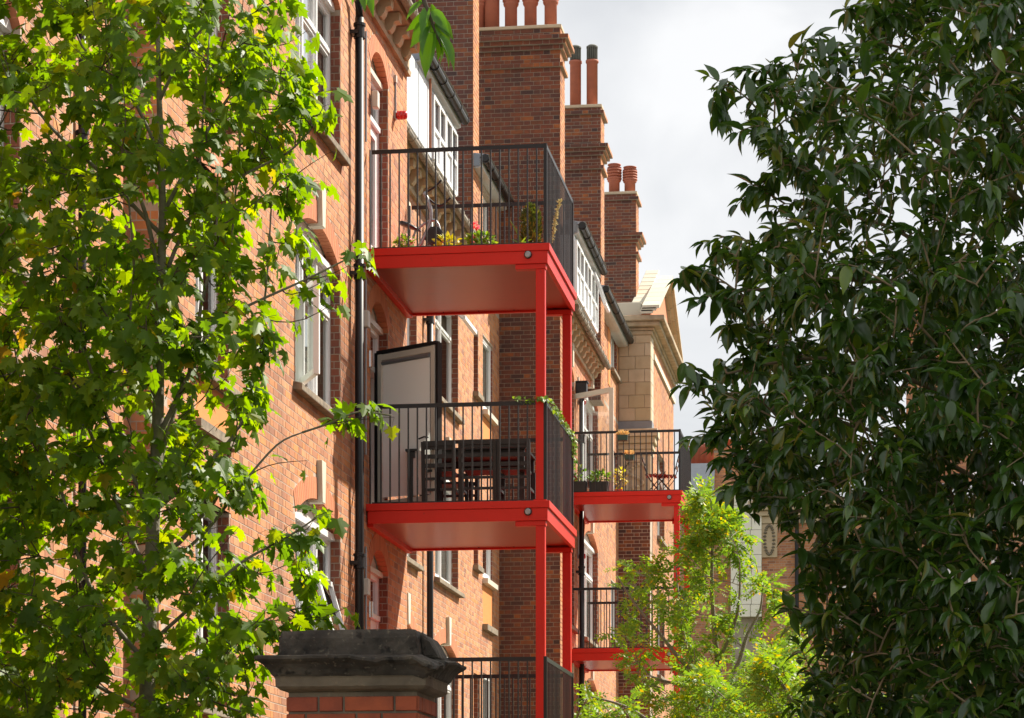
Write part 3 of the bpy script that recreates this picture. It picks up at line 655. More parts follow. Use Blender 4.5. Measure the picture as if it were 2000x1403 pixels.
for i, z in enumerate(zb_):
    sp = [-5.66, -5.46, -5.12, -4.985] if i % 2 else [-5.66, -5.32, -4.985]
    for a, b in zip(sp[:-1], sp[1:]):
        MB().box(a + .004, b - .004, yP0 - .02, yP0 + .3, z + .004, min(z + .272, 13.0) - .004).build('quoin_block', M['stone'], wps, bevel=.006)
    MB().box(-WP - .2, -WP + .016, yP0 + .305, yP0 + .56, z + .004, min(z + .272, 13.0) - .004).build('quoin_block', M['pale_stone'], wps, bevel=.006)
MB().box(-5.7, -WP - .02, yP0 - .004, yP0 + .3, 11.15, 13.1).build('quoin_bed', M['mortar_light'], wps)
# lead band, lower cornice and carved panel on the near side
MB().box(-5.69, -WP + .04, yP0 - .06, yP0 + .4, 11.02, 11.19).build('lead_band', M['lead'], wps)
lowc = MB()
for e_, a, b in ((.16, 10.86, 11.018), (.11, 10.72, 10.858), (.06, 10.60, 10.718), (.03, 10.48, 10.598)): lowc.box(-5.69, -WP + e_, yP0 - e_, yP0 + .5, a, b)
lowc.build('band_cornice', M['stone'], wps, bevel=.015)
crv = MB(); crv.box(-5.64, -WP + .01, yP0 - .012, yP0 + .3, 9.3, 10.478); crv.build('carved_panel', M['stone'], wps)
cv = MB()
for i in range(26):
    t = i / 25; x = -5.32 + .2 * math.cos(t * 4 * math.pi) * (1 - .3 * t); z = 9.45 + .9 * t; cv.lathe((x, yP0 - .02, z), [(.02, -.03), (.05, -.01), (.05, .02), (.02, .04)], 7)
cv.tube([(-5.55, yP0 - .03, 9.4), (-5.55, yP0 - .03, 10.2), (-5.42, yP0 - .04, 10.36), (-5.2, yP0 - .04, 10.36), (-5.1, yP0 - .03, 10.2), (-5.1, yP0 - .03, 9.4)], .035, 8)
cv.build('carving', M['stone'], wps, smooth=True)
# returned cornice (near side and front)
prf = [(0, 0), (.06, 0), (.08, .08), (.22, .12), (.24, .2), (.34, .24), (.36, .34), (0, .34)]
pc = MB()
for (a, za), (b, zb2) in zip([(x_, z_) for x_, z_ in [(.05, 13.0), (.09, 13.09), (.22, 13.15), (.32, 13.25)]], [(.05, 13.088), (.09, 13.148), (.22, 13.248), (.32, 13.36)]):
    pc.box(-5.72, -WP + a, yP0 - a, yP1 + .2, za, zb2)
pc.build('pavilion_cornice', M['cornice'], MBK, bevel=.02)
MB().box(-WP - .1, -WP + .045, yP0 + .6, yP1, 12.6, 12.72).build('string_course', M['pale_stone'], wP)
pd_ = MB(); ym = (yP0 + yP1) / 2 + .1; za = 14.78
pd_.prism([(yP0 - .1, 13.37), (yP1 + .1, 13.37), (ym, za - .12)], lambda p, q, t: (t, p, q), -WP - .5, -WP + .02); pdo = pd_.build('pediment', M['rubbed'], MBK); WORLD.setdefault(pdo.name, Vector((0, 0, 0)))
for sgn, ye in ((-1, yP0 - .35), (1, yP1 + .35)):
    A0 = Vector((0, ye, 13.40)); B0 = Vector((0, ym, za)); n_ = 7
    for i in range(n_):
        p0 = A0.lerp(B0, i / n_); p1 = A0.lerp(B0, (i + 1) / n_ - .006)
        m_ = MB()
        for dx0, dx1, dz in ((-.18, .08, .0), (-.16, .15, .05), (-.14, .22, .10)):
            m_.hexa([(-WP + dx0, p0.y, p0.z - .02 + dz), (-WP + dx1, p0.y, p0.z - .02 + dz), (-WP + dx1, p1.y, p1.z - .02 + dz), (-WP + dx0, p1.y, p1.z - .02 + dz),
                     (-WP + dx0, p0.y, p0.z + .055 + dz), (-WP + dx1, p0.y, p0.z + .055 + dz), (-WP + dx1, p1.y, p1.z + .055 + dz), (-WP + dx0, p1.y, p1.z + .055 + dz)])
        m_.build('raking_stone', M['pale_stone'] if sgn < 0 else M['stone'], pdo)
# parapet coping behind the pediment, rising to a blunt peak
for i in range(8):
    t0, t1 = i / 8, (i + 1) / 8 - .01
    a = Vector((-5.34, yP0 + .9, 13.9)).lerp(Vector((-5.24, ym + .1, 15.1)), t0); b = Vector((-5.34, yP0 + .9, 13.9)).lerp(Vector((-5.24, ym + .1, 15.1)), t1)
    MB().hexa([(a.x - .14, a.y, a.z - .35), (a.x + .16, a.y, a.z - .35), (b.x + .16, b.y, b.z - .35), (b.x - .14, b.y, b.z - .35), (a.x - .14, a.y, a.z), (a.x + .16, a.y, a.z), (b.x + .16, b.y, b.z), (b.x - .14, b.y, b.z)]).build('coping_stone', M['pale_stone'], pdo, bevel=.015)
MB().box(-6.3, -5.2, yP0 + .1, yP0 + .9, 13.362, 13.72).build('parapet_block', M['pale_stone'], pdo, bevel=.02)
MB().box(-6.5, -5.2, yP0 + .95, yP1, 13.362, 13.6).build('roof_block', M['slate'], pdo)

# downpipes, conduits, alarms, wall lights (all fixed to the block)
def downpipe(x, y, z0, z1, joints, r=.048, hopper=None):
    d = MB().tube([(x, y, z0), (x, y, z1)], r, 14).build('downpipe', M['black_iron'], MBK, smooth=True); WORLD.setdefault(d.name, Vector((0, 0, 0)))
    for z in joints:
        MB().lathe((x, y, z), [(r + .003, -.10), (r + .016, -.098), (r + .016, -.08), (r + .008, -.078), (r + .008, .03), (r + .018, .032), (r + .018, .06), (r + .002, .065)], 14).build('pipe_collar', M['black_iron'], d)
        MB().box(x - .1, x + .002, y - .07, y + .07, z - .06, z - .02).build('pipe_bracket', M['black_iron'], d)
    if hopper:
        MB().prism([(-.11, .13), (.11, .13), (.11, -.03), (.06, -.13), (-.06, -.13), (-.11, -.03)], lambda p, q, t: (x + t, y + p, hopper + q), -.11, .10).build('hopper', M['black_iron'], d, bevel=.008)
        MB().box(x - .12, x + .12, y - .125, y + .125, hopper + .1315, hopper + .155).build('hopper_rim', M['black_iron'], d)
    return d
yp = yw(702, WB - .09)
downpipe(-WB + .09, yp, 0, 10.72, [hz(547, 28.7), hz(1103, 28.7), 3.0, 10.6])
MB().tube([(-WB + .09, yp, 10.70), (-WB + .09, yp - .04, 10.86), (-WB + .34, yp - .12, 11.32)], .045, 12).build('swan_neck', M['black_iron'], MBK, smooth=True)
downpipe(-WC + .09, yw(840, WC - .09), 0, ZCOR - .2, [4.0, 6.9, 9.6])
yp2 = yw(1136, WB - .1)
downpipe(-WB + .1, yp2, 0, 10.35, [hz(1105, 47.8), 4.5, 9.6], hopper=10.47)
downpipe(-WR + .05, yw(148, WR), 0, ZCOR, [4.2, 7.0], r=.03)
def conduit(x, y, za, zb):
    return MB().tube([(x, y, za), (x, y, zb)], .013, 8).build('conduit', M['grey'], MBK)
yc = yw(714.5, WB - .02)
conduit(-WB + .02, yc, 2.2, 5.2); conduit(-WB + .02, yc, 6.2, 8.1); conduit(-WB + .02, yc, 9.6, 10.8)
for z in (hz(1150, 29.1), hz(630, 29.1)): MB().box(-WB, -WB + .06, yc - .05, yc + .06, z - .09, z + .09).build('junction_box', M['plastic_white'], MBK, bevel=.008)
for z in (hz(700, 29.2), hz(1190, 29.2)):
    p_ = P(722.5, 700, 29.25); MB().lathe((p_.x, p_.y, z), [(.032, -.09), (.034, -.088), (.034, .088), (.032, .09)], 16).build('wall_light', M['chrome'], MBK, smooth=False); MB().box(-WB - .01, p_.x, p_.y - .02, p_.y + .02, z - .09, z - .05).build('light_bracket', M['grey'], MBK)
p_ = P(731, 196, 29.3); MB().box(p_.x - .02, p_.x + .05, p_.y - .06, p_.y + .06, hz(212, 29.3), hz(180, 29.3)).build('wall_light', M['plastic_white'], MBK, bevel=.01); MB().tube([(-WB, p_.y - .02, p_.z), (p_.x, p_.y - .02, p_.z)], .012, 8).build('light_bracket', M['grey'], MBK)
def alarm(px, py, W):
    Z = zc(px, W); y = yof(px, Z); z = hz(py, Z)
    a = MB(); b = len(a.v)
    pr = [(.034, .0), (.05, .012), (.052, .03), (.046, .033), (.05, .04), (.052, .07), (.046, .073), (.05, .08), (.05, .10), (.036, .125), (.015, .13)]
    n = 16
    for (r, t) in pr:
        for k_ in range(n): an = 2 * math.pi * k_ / n; a.v.append((-W + .025 + t, y + r * math.cos(an), z + r * math.sin(an)))
    for i in range(len(pr) - 1):
        for k_ in range(n): a.f.append((i * n + k_, i * n + (k_ + 1) % n, (i + 1) * n + (k_ + 1) % n, (i + 1) * n + k_))
    a.f.append(tuple(range((len(pr) - 1) * n, len(pr) * n)))
    o = a.build('alarm_sounder', M['bell'], MBK, smooth=True); WORLD.setdefault(o.name, Vector((0, 0, 0)))
    MB().box(-W, -W + .024, y - .045, y + .045, z - .045, z + .045).build('alarm_base', M['grey'], o)
    MB().tube([(-W + .014, y, z + .05), (-W + .014, y, z + .42)], .011, 8).build('conduit', M['grey'], o)
    MB().box(-W, -W + .03, y - .03, y + .03, z + .38, z + .46).build('junction_box', M['plastic_white'], o)
alarm(770, 226, WB); alarm(1128, 786, WB); alarm(1128, 1087, WB); alarm(1128, 1391, WB)

# bricks: 300 largest as single objects, the rest as one mesh per wall
cand = []
for wo, (br, mk) in brick_groups.items():
    for i, b in enumerate(br):
        if b[0] == 'E' and b[6]:
            X, Y, Z = proj((b[1], (b[2] + b[3]) / 2, (b[4] + b[5]) / 2))
            if (440 < X < 690 and 0 < Y < 1403) or (0 < X < 130 and (480 < Y < 700 or 1290 < Y < 1403)): cand.append((Z, wo.name, i))
cand.sort(); pick = {}
for Z, n_, i in cand[:300]: pick.setdefault(n_, set()).add(i)
m_ = MB(); L2, h2, e = .109, .0333, .0022
m_.add([(.003, -L2 + e, -h2 + e), (.003, L2 - e, -h2 + e), (.003, L2 - e, h2 - e), (.003, -L2 + e, h2 - e), (-.015, -L2, -h2), (-.015, L2, -h2), (-.015, L2, h2), (-.015, -L2, h2)],
       [(0, 1, 2, 3), (0, 4, 5, 1), (1, 5, 6, 2), (2, 6, 7, 3), (3, 7, 4, 0)])
brick_me = m_.mesh('brick', M['brick'])
for wo, (br, mk) in brick_groups.items():
    WORLD.setdefault(wo.name, Vector((0, 0, 0)))
    pk = pick.get(wo.name, set())
    bricks_mesh('brickwork', [b for i, b in enumerate(br) if i not in pk], M[mk], wo)
    for i in pk:
        b = br[i]; inst('brick', brick_me, (b[1] + b[7] - .003, (b[2] + b[3]) / 2, (b[4] + b[5]) / 2), wo)

# ------------------------------------------------------------------ red steel balconies
def balcony(yf, levels, posts_top, label, rails, near):
    x0, x1 = -WB, -3.65; ln = 2.52; y0, y1 = yf, yf + ln
    B = empty('balcony', (x0 + 1, y0 + 1, 0), label, 'balcony', 'red steel balconies on the mansion block')
    bal = MB().box(-.008, .008, -.008, .008, 0, 1).mesh('baluster', M['bar'])
    sbal = MB().box(-.0055, .0055, -.008, .008, 0, 1).mesh('baluster', M['bar'])
    for li, zt in enumerate(levels):
        d = MB(); d.box(x0 + .002, x1, y0, y1, zt - .078, zt).build('deck', M['red'], B, bevel=.004)
        f = MB(); zb = zt - .215
        MB().box(x0 + .02, x1 - .022, y0 + .012, y0 + .06, zb, zt - .079).build('front_beam', M['red'], B, bevel=.004)
        MB().box(x1 - .07, x1 - .022, y0 + .061, y1 - .061, zb, zt - .079).build('side_beam', M['red'], B, bevel=.004)
        MB().box(x0 + .02, x1 - .022, y1 - .06, y1 - .012, zb, zt - .079).build('rear_beam', M['red'], B, bevel=.004)
        lg = MB().box(x0 + .003, x0 + .075, y0 + .061, y1 - .061, zb - .03, zt - .079).build('ledger', M['red'], B, bevel=.004); WORLD.setdefault(lg.name, Vector((0, 0, 0)))
        nb = MB()
        for i in range(9): nb.lathe((x0 + .085, y0 + .3 + i * .24, zb + .06), [(.02, -.018), (.02, .018)], 8)
        nb.build('bolts', M['red'], B)
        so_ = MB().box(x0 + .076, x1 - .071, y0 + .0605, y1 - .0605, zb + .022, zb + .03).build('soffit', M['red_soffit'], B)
        rv = MB()
        for i in range(4):
            for yy in (y0 + .1, y1 - .1): rv.lathe((x0 + .45 + i * .42, yy, zb + .02), [(.009, -.004), (.009, .0022)], 8)
        rv.build('rivets', M['black'], B)
        dl = MB(); cx, cz = x1 - .235, zb + .095
        for (ra, ya) in ((.034, .012), (.034, -.012), (.026, -.016)): dl.v += [(cx + ra * math.cos(2 * math.pi * q / 16), y0 + ya, cz + ra * math.sin(2 * math.pi * q / 16)) for q in range(16)]
        for i in range(2): dl.f += [(i * 16 + q, i * 16 + (q + 1) % 16, (i + 1) * 16 + (q + 1) % 16, (i + 1) * 16 + q) for q in range(16)]
        dl.f.append(tuple(range(32, 48))); dl.build('fascia_light', M['grey'], B); 
        dr = MB(); 
        for (ra, ya) in ((.042, .0125), (.042, -.006), (.033, -.0125)): dr.v += [(cx + ra * math.cos(2 * math.pi * q / 16), y0 + ya, cz + ra * math.sin(2 * math.pi * q / 16)) for q in range(16)]
        for i in range(2): dr.f += [(i * 16 + q, i * 16 + (q + 1) % 16, (i + 1) * 16 + (q + 1) % 16, (i + 1) * 16 + q) for q in range(16)]
        dr.build('light_bezel', M['black'], B)
        # posts below this deck
        z_low = levels[li - 1] if li else 0
        for (px_, py_) in ((x1 - .105, y0 + .085), (x1 - .105, y1 - .085)):
            MB().box(px_ - .05, px_ + .05, py_ - .05, py_ + .05, z_low + .012, zb - .055).build('post', M['red'], B, bevel=.006)
            MB().box(px_ - .052 - .22, px_ + .06, py_ - .055, py_ + .055, zb - .054, zb - .002).build('bearing_plate', M['red'], B, bevel=.003)
            MB().box(px_ - .07, px_ + .07, py_ - .07, py_ + .07, z_low + .0005, z_low + .0115).build('base_plate', M['red'], B)
        if not rails[li]: continue
        # railing
        rx0, rx1, ry0, ry1 = x0 + .06, x1 - .045, y0 + .045, y1 - .045; zr = zt + 1.085
        if zt < levels[-1] - .1: rx1 = x1 - .045; 
        MB().box(rx0, rx1 - .026, ry0 - .006, ry0 + .006, zr - .045, zr).build('top_rail', M['black'], B)
        MB().box(rx0 + .0, rx1 - .026, ry1 - .006, ry1 + .006, zr - .045, zr).build('top_rail', M['black'], B)
        MB().box(rx1 - .006, rx1 + .006, ry0 + .026, ry1 - .026, zr - .045, zr).build('top_rail', M['black'], B)
        for (qx, qy) in ((rx1, ry0), (rx1, ry1), (rx0 - .02, ry0), (rx0 - .02, ry1)):
            if qx > rx0: MB().box(qx - .025, qx + .012, qy - .012, qy + .012, zt + .001, zr + .003).build('corner_upright', M['black'], B, bevel=.002)
            else: MB().box(qx - .006, qx + .006, qy - .02, qy + .02, zt + .001, zr).build('wall_upright', M['black'], B)
        n = int((rx1 - rx0) / .097)
        for i in range(1, n):
            for yy in (ry0, ry1): inst('baluster', bal, (rx0 + (rx1 - rx0) * i / n, yy, zt + .001), B, scale=(1, 1, 1.04))
        n = int((ry1 - ry0) / .112)
        for i in range(1, n): inst('baluster', sbal, (rx1, ry0 + (ry1 - ry0) * i / n, zt + .001), B, scale=(1, 1, 1.04))
        # bottom ties
        MB().box(rx0, rx1 - .026, ry0 - .005, ry0 + .005, zt + .001, zt + .02).build('bottom_rail', M['black'], B)
    return B
LV = [2.91, 5.68, 8.46]
yn = yof(1075, 28.75); yfr = yof(1332, 47.1)
balcony(yn, LV, None, 'nearest red steel balcony tower with black railings beside the black downpipe', (1, 1, 1), True)
balcony(yfr, LV, None, 'farther red steel balcony tower half hidden by the feathery yellow-green tree', (1, 1, 1), False)
# cream door leaf standing open on the far balcony (part of the block)
hD = Hole(yfr + .3, yfr + 1.2, 8.46, 10.4, .2, 0)
A = P(1119, 860, 48.3); Bq = P(1194, 860, 47.6)
D = (Bq - A); D.z = 0; D.normalize()
c = MB(); za, zb = 8.50, hz(762, 47.6)
for q in (Vector((A.x, A.y, 0)), Vector((Bq.x, Bq.y, 0))): c.bar(q + Vector((0, 0, za)), q + Vector((0, 0, zb + .04)), .075, .06)
for z in (za + .06, zb): c.bar(Vector((A.x, A.y, z)), Vector((Bq.x, Bq.y, z)), .06, .09)
dl_ = c.build('door', M['cream'], MBK); WORLD.setdefault(dl_.name, Vector((0, 0, 0)))
p = MB(); p.add([(A.x, A.y, za), (Bq.x, Bq.y, za), (Bq.x, Bq.y, zb), (A.x, A.y, zb)], [(0, 1, 2, 3)]); p.build('pane', M['glass'], dl_)

# ------------------------------------------------------------------ gate piers
def pier(cx, y0, wx, label, broken):
    wy = wx * .8; Pz = 2.465
    G = empty('gate_pier', (cx, y0 + wy / 2, 0), label, 'gate pier', 'brick gate piers with moulded stone caps')
    x0, x1 = cx - wx / 2, cx + wx / 2
    core = MB().box(x0 + .006, x1 - .006, y0 + .006, y0 + wy - .006, 0, Pz).build('core', M['agestone'], G); WORLD.setdefault(core.name, Vector((0, 0, 0)))
    br = []
    for args in (('S', y0, x0, x1), ('E', x1, y0, y0 + wy), ('W', x0, y0, y0 + wy)): br += brick_panel(*args, 0, Pz + .001, (), .079, .24)
    lowb = [b for b in br if b[4] < 1.3]; topb = [b for b in br if b[4] >= 1.3]
    bricks_mesh('brickwork', lowb, M['pier_brick'], core)
    cache = {}
    for b in topb:
        wd = round(b[3] - b[2], 3); key = (b[0], wd)
        if key not in cache:
            m_ = MB(); h_ = (b[5] - b[4]) / 2; q = .004
            f4 = [(-wd / 2 + q, -h_ + q), (wd / 2 - q, -h_ + q), (wd / 2 - q, h_ - q), (-wd / 2 + q, h_ - q)]; b4 = [(-wd / 2, -h_), (wd / 2, -h_), (wd / 2, h_), (-wd / 2, h_)]
            m_.add([W3(b[0], 0, u, z, -.004) for u, z in f4] + [W3(b[0], 0, u, z, .01) for u, z in b4], [(0, 1, 2, 3), (0, 4, 5, 1), (1, 5, 6, 2), (2, 6, 7, 3), (3, 7, 4, 0)])
            cache[key] = m_.mesh('brick', M['pier_brick'])
        inst('brick', cache[key], W3(b[0], b[1], (b[2] + b[3]) / 2, (b[4] + b[5]) / 2, -b[7] * .5), G)
    # moulded cap: swept square profile, one corner broken away
    def ring(prof, name, m, chip):
        me = MB(); N_ = 20; vsq = []
        for (e_, z) in prof:
            lo = []
            a0, a1, b0, b1 = x0 - e_, x1 + e_, y0 - e_, y0 + wy + e_
            for i in range(N_): lo.append((a0 + (a1 - a0) * i / N_, b0))
            for i in range(N_): lo.append((a1, b0 + (b1 - b0) * i / N_))
            for i in range(N_): lo.append((a1 - (a1 - a0) * i / N_, b1))
            for i in range(N_): lo.append((a0, b1 - (b1 - b0) * i / N_))
            for (x, y) in lo:
                zz = z; nv = noise.noise(Vector((x * 9, y * 9, z * 9)))
                x += .006 * nv; zz += .003 * noise.noise(Vector((x * 22, y * 22, z * 5))); y += .006 * noise.noise(Vector((x * 9 + 5, y * 9, z * 9)))
                if chip and e_ > .045:
                    # broken front edge to the right of centre and snapped right corner
                    t = (x - x0) / wx
                    ch = max(0, min(1, (t - .52) / .1)) * (.5 + .5 * noise.noise(Vector((x * 14, y * 14, 3.1))))
                    if y < y0 + .12: zz -= ch * .028 * (e_ / .13); y += ch * .03 * (e_ / .13)
                    dd = max(0, (x - x1 + .0) / .13) * max(0, 1 - (y - y0 + .1) / .45)
                    x -= dd * .045 * (1.0 + noise.noise(Vector((x * 20, y * 20, z * 25)))); zz -= dd * .035 * (1 + .8 * noise.noise(Vector((y * 16, z * 16, 1))))
                vsq.append((x, y, zz))
        n4 = 4 * N_
        fs = [(i * n4 + k_, i * n4 + (k_ + 1) % n4, (i + 1) * n4 + (k_ + 1) % n4, (i + 1) * n4 + k_) for i in range(len(prof) - 1) for k_ in range(n4)]
        fs += [tuple(range(n4)), tuple(range((len(prof) - 1) * n4, len(prof) * n4))]
        me.add(vsq, fs); return me.build(name, m, G)
    z = Pz
    ring([(.0, z + .001), (.03, z + .012), (.045, z + .025), (.047, z + .062), (.052, z + .07)], 'bed_mould', M['agestone'], False)
    ring([(.052, z + .0705), (.062, z + .08), (.075, z + .103), (.095, z + .126), (.115, z + .14), (.125, z + .148), (.126, z + .16), (.11, z + .166), (.02, z + .17)], 'cornice_mould', M['sootstone'], broken)
    bl = MB(); nx, nz = 26, 6; lo = [(x0 - .035 + (x1 - x0 + .035) * i / nx, y0 - .02) for i in range(nx)] + [(x1, y0 - .02 + (wy + .04) * i / 14) for i in range(14)] + [(x1 - (x1 - x0 + .035) * i / nx, y0 + wy + .02) for i in range(nx)] + [(x0 - .035, y0 + wy + .02 - (wy + .04) * i / 14) for i in range(14)]
    for k_ in range(nz + 1):
        zz = z + .1705 + .1175 * k_ / nz; ins = .010 * max(0, k_ - nz + 1.6)
        for (x, y) in lo:
            q = Vector((x * 11, y * 11, zz * 14)); dn = noise.noise(q) * .006 + noise.noise(q * 3) * .003
            bl.v.append((x + (ins if x < x0 + .1 else -ins if x > x1 - .1 else 0) + dn, y + (ins if y < y0 + .1 else -ins) + dn, zz + (dn * .9 if k_ == nz else 0)))
    nl_ = len(lo); bl.f += [(k_ * nl_ + i, k_ * nl_ + (i + 1) % nl_, (k_ + 1) * nl_ + (i + 1) % nl_, (k_ + 1) * nl_ + i) for k_ in range(nz) for i in range(nl_)] + [tuple(range(nl_)), tuple(range(nz * nl_, (nz + 1) * nl_))]
    bo = bl.build('cap_block', M['sootstone'], G)
    if broken:
        MB().hexa([(x1 + .0005, y0 + .10, z + .163), (x1 + .075, y0 + .16, z + .163), (x1 + .075, y0 + wy - .02, z + .163), (x1 + .0005, y0 + wy, z + .163), (x1 + .0005, y0 + .02, z + .284), (x1 + .03, y0 + .12, z + .25), (x1 + .03, y0 + wy - .03, z + .25), (x1 + .0005, y0 + wy, z + .284)]).build('cap_block', M['sootstone'], G, bevel=.015)
    return G
py_ = 12.15
pl, pr_ = P(549, 1360, 12.3), P(814, 1360, 12.3)
pier((pl.x + pr_.x) / 2, py_, pr_.x - pl.x, 'brick gate pier with soot-black broken stone cap in front of the balconies', True)
pl2 = P(1998, 1360, 12.0)
pier(pl2.x + (pr_.x - pl.x) / 2 + .06, py_ - .05, pr_.x - pl.x, 'gate pier in deep shade at the lower right edge under the evergreen', False)

# ------------------------------------------------------------------ blocks at the end and along the right
EB = empty('mansion_block', (0, 80, 0), 'distant brick mansion block with cream stone bay and chimneys behind the feathery tree', 'building')
ZE = 78.0
def pe(px, py): return P(px, py, ZE)
yE = yof(1450, ZE)
exs = lambda px: (P(px, 0, yE / (C + (px - CX) / F * S)).x)
def ez(py, px=1450): return hz(py, yE / (C + (px - CX) / F * S))
mb = MB(); backing(mb, 'S', yE, exs(1300), exs(2300), 0, ez(985), (), .4); we = mb.build('wall', M['mortar'], EB); WORLD[we.name] = Vector((0, 0, 0))
bricks_mesh('brickwork', brick_panel('S', yE, exs(1330), exs(2060), 2.0, ez(985)), M['brick'], we)
# projecting right part
mb = MB(); backing(mb, 'S', yE - .6, exs(1490), exs(2300), 0, ez(1012), (), .5); we2 = mb.build('wall', M['mortar'], EB); WORLD[we2.name] = Vector((0, 0, 0))
ehole = [Hole(exs(a), exs(b), z, z + 1.9, 0, 0) for a, b in ((1640, 1685), (1745, 1790), (1850, 1895), (1935, 1980)) for z in (3.4, 6.2, 9.0)]
bricks_mesh('brickwork', brick_panel('S', yE - .6, exs(1490), exs(2060), 2.0, ez(1012), ehole), M['brick'], we2)
for h in ehole:
    f = MB(); yy = yE - .61
    for a, b in ((h.u0, h.u0 + .08), (h.u1 - .08, h.u1), ((h.u0 + h.u1) / 2 - .03, (h.u0 + h.u1) / 2 + .03)): f.box(a, b, yy - .04, yy, h.z0, h.z1)
    for z in (h.z0, (h.z0 + h.z1) / 2, h.z1 - .08): f.box(h.u0 + .08, h.u1 - .08, yy - .035, yy, z, z + .08)
    wo = f.build('window', M['white'], EB); WORLD.setdefault(wo.name, Vector((0, 0, 0)))
    p = MB(); p.add([(h.u0, yy - .01, h.z0), (h.u1, yy - .01, h.z0), (h.u1, yy - .01, h.z1), (h.u0, yy - .01, h.z1)], [(0, 1, 2, 3)]); p.build('pane', M['glass'], wo)
    MB().box(h.u0 - .1, h.u1 + .1, yy - .1, yy, h.z0 - .12, h.z0 - .003).build('sill', M['pale_stone'], wo)
ec = MB()
for e_, a, b in ((.10, 1030, 1016), (.2, 1015.5, 1006), (.32, 1005.5, 997), (.42, 996.5, 988)): ec.box(exs(1492) - e_, exs(2300), yE - .6 - e_, yE, ez(a), ez(b))
ec.build('cornice', M['stone'], EB, bevel=.02)
MB().box(exs(1494), exs(2300), yE - 1.03, yE, ez(987.6), ez(984)).build('flashing', M['gutter'], EB)
MB().box(exs(1489), exs(1520), yE - .68, yE - .59, ez(1095), ez(1031)).build('carved_panel', M['stone'], EB)
cv = MB(); a, b = exs(1494), exs(1515)
for i in range(24):
    t = i / 24 * 2 * math.pi; cv.lathe(((a + b) / 2 + (b - a) * .42 * math.cos(t), yE - .69, ez(1062) + .42 * math.sin(t)), [(.02, -.03), (.055, 0), (.02, .04)], 6)
cv.build('carving', M['agestone'], EB, smooth=True)
MB().tube([(exs(1558), yE - .72, 0), (exs(1558), yE - .72, ez(1012))], .06, 10).build('downpipe', M['black_iron'], EB)
# cream canted bay of stone blocks
bx0, bx1 = exs(1430), exs(1490)
zt = ez(985); zrow = ez(1210); ri = 0; rh = .36
bayo = MB().box(bx0 + .03, bx1 - .03, yE - .5, yE + .1, 2, ez(975)).build('bay', M['mortar_light'], EB); WORLD.setdefault(bayo.name, Vector((0, 0, 0)))
while zrow < zt - .1:
    third = (bx1 - bx0) / 3; edges = [bx0, bx0 + third * (1.0 if ri % 2 else .7), bx0 + third * (2 if ri % 2 else 1.9), bx1]
    for i in range(3):
        MB().box(edges[i] + .006, edges[i + 1] - .006, yE - .75 - (.02 if i == 1 else 0), yE - .49, zrow + .006, zrow + rh - .006).build('stone_block', M['faience'], bayo)
    zrow += rh; ri += 1
MB().box(bx0 - .08, bx1 + .12, yE - .66, yE, ez(985), ez(978)).build('bay_mould', M['faience'], bayo); MB().box(bx0 - .2, bx1 + .2, yE - .8, yE, ez(977.6), ez(964)).build('bay_cornice', M['faience'], bayo, bevel=.03)
# slate roof and stacks
MB().prism([(0, 0), (2.2, 3.2), (2.6, 3.2), (2.6, 0)], lambda p, q, t: (t, yE - .1 + p, ez(982) + q * .4), exs(1340), exs(2300)).build('roof', M['slate'], EB)
sl = MB(); 
MB().box(exs(1345), exs(1440), yE - .35, yE + .1, ez(975), ez(963)).build('gutter', M['lead'], EB)
for i in range(11): 
    a_ = MB(); zz = ez(960) + i * .085
    a_.hexa([(exs(1346), yE + .1 + i * .04, zz), (exs(1394), yE + .1 + i * .04, zz), (exs(1394), yE + .2 + i * .04, zz + .0), (exs(1346), yE + .2 + i * .04, zz), (exs(1346), yE + .13 + i * .04, zz + .082), (exs(1394), yE + .13 + i * .04, zz + .082), (exs(1394), yE + .25 + i * .04, zz + .082), (exs(1346), yE + .25 + i * .04, zz + .082)])
    a_.build('slate_course', M['slate'], EB)
def est(pa, pb, pt, pb_, d, m):
    s_ = MB().box(exs(pa) + .01, exs(pb) - .01, yE + d + .01, yE + d + .8, ez(pb_), ez(pt)); so = s_.build('chimney_stack', M['mortar_light'], EB); WORLD.setdefault(so.name, Vector((0, 0, 0)))
    bricks_mesh('brickwork', brick_panel('S', yE + d, exs(pa), exs(pb), ez(pb_), ez(pt)) + brick_panel('E', exs(pb), yE + d, yE + d + .8, ez(pb_), ez(pt)), M[m], so)
    MB().box(exs(pa) - .06, exs(pb) + .06, yE + d - .06, yE + d + .86, ez(pt) + .001, ez(pt) + .12).build('capping', M['rubbed'], so, bevel=.02); MB().box(exs(pa) - .05, exs(pb) + .05, yE + d - .05, yE + d + .85, ez(pt) - .5, ez(pt) - .4).build('band', M['rubbed'], so); return so
s1_ = est(1336, 1390, 898, 960, 1.4, 'brick'); s2_ = est(1391, 1444, 872, 985, .6, 'brick'); s3_ = est(1770, 1900, 600, 985, .9, 'brick')
ep = MB().lathe((0, 0, 0), [(.15, 0), (.15, .5), (.17, .52), (.17, .58), (.14, .6)], 14).mesh('chimney_pot', M['terracotta'], True)
for i, px in enumerate((1343, 1353, 1363, 1374, 1384)): inst('chimney_pot', ep, (exs(px), yE + 1.8, ez(898) + .12), s1_, scale=(.95, .95, 1.0 + .1 * (i % 2)))
for px in (1405, 1421): inst('chimney_pot', ep, (exs(px), yE + 1.0, ez(872) + .12), s2_, scale=(.9, .9, .42))
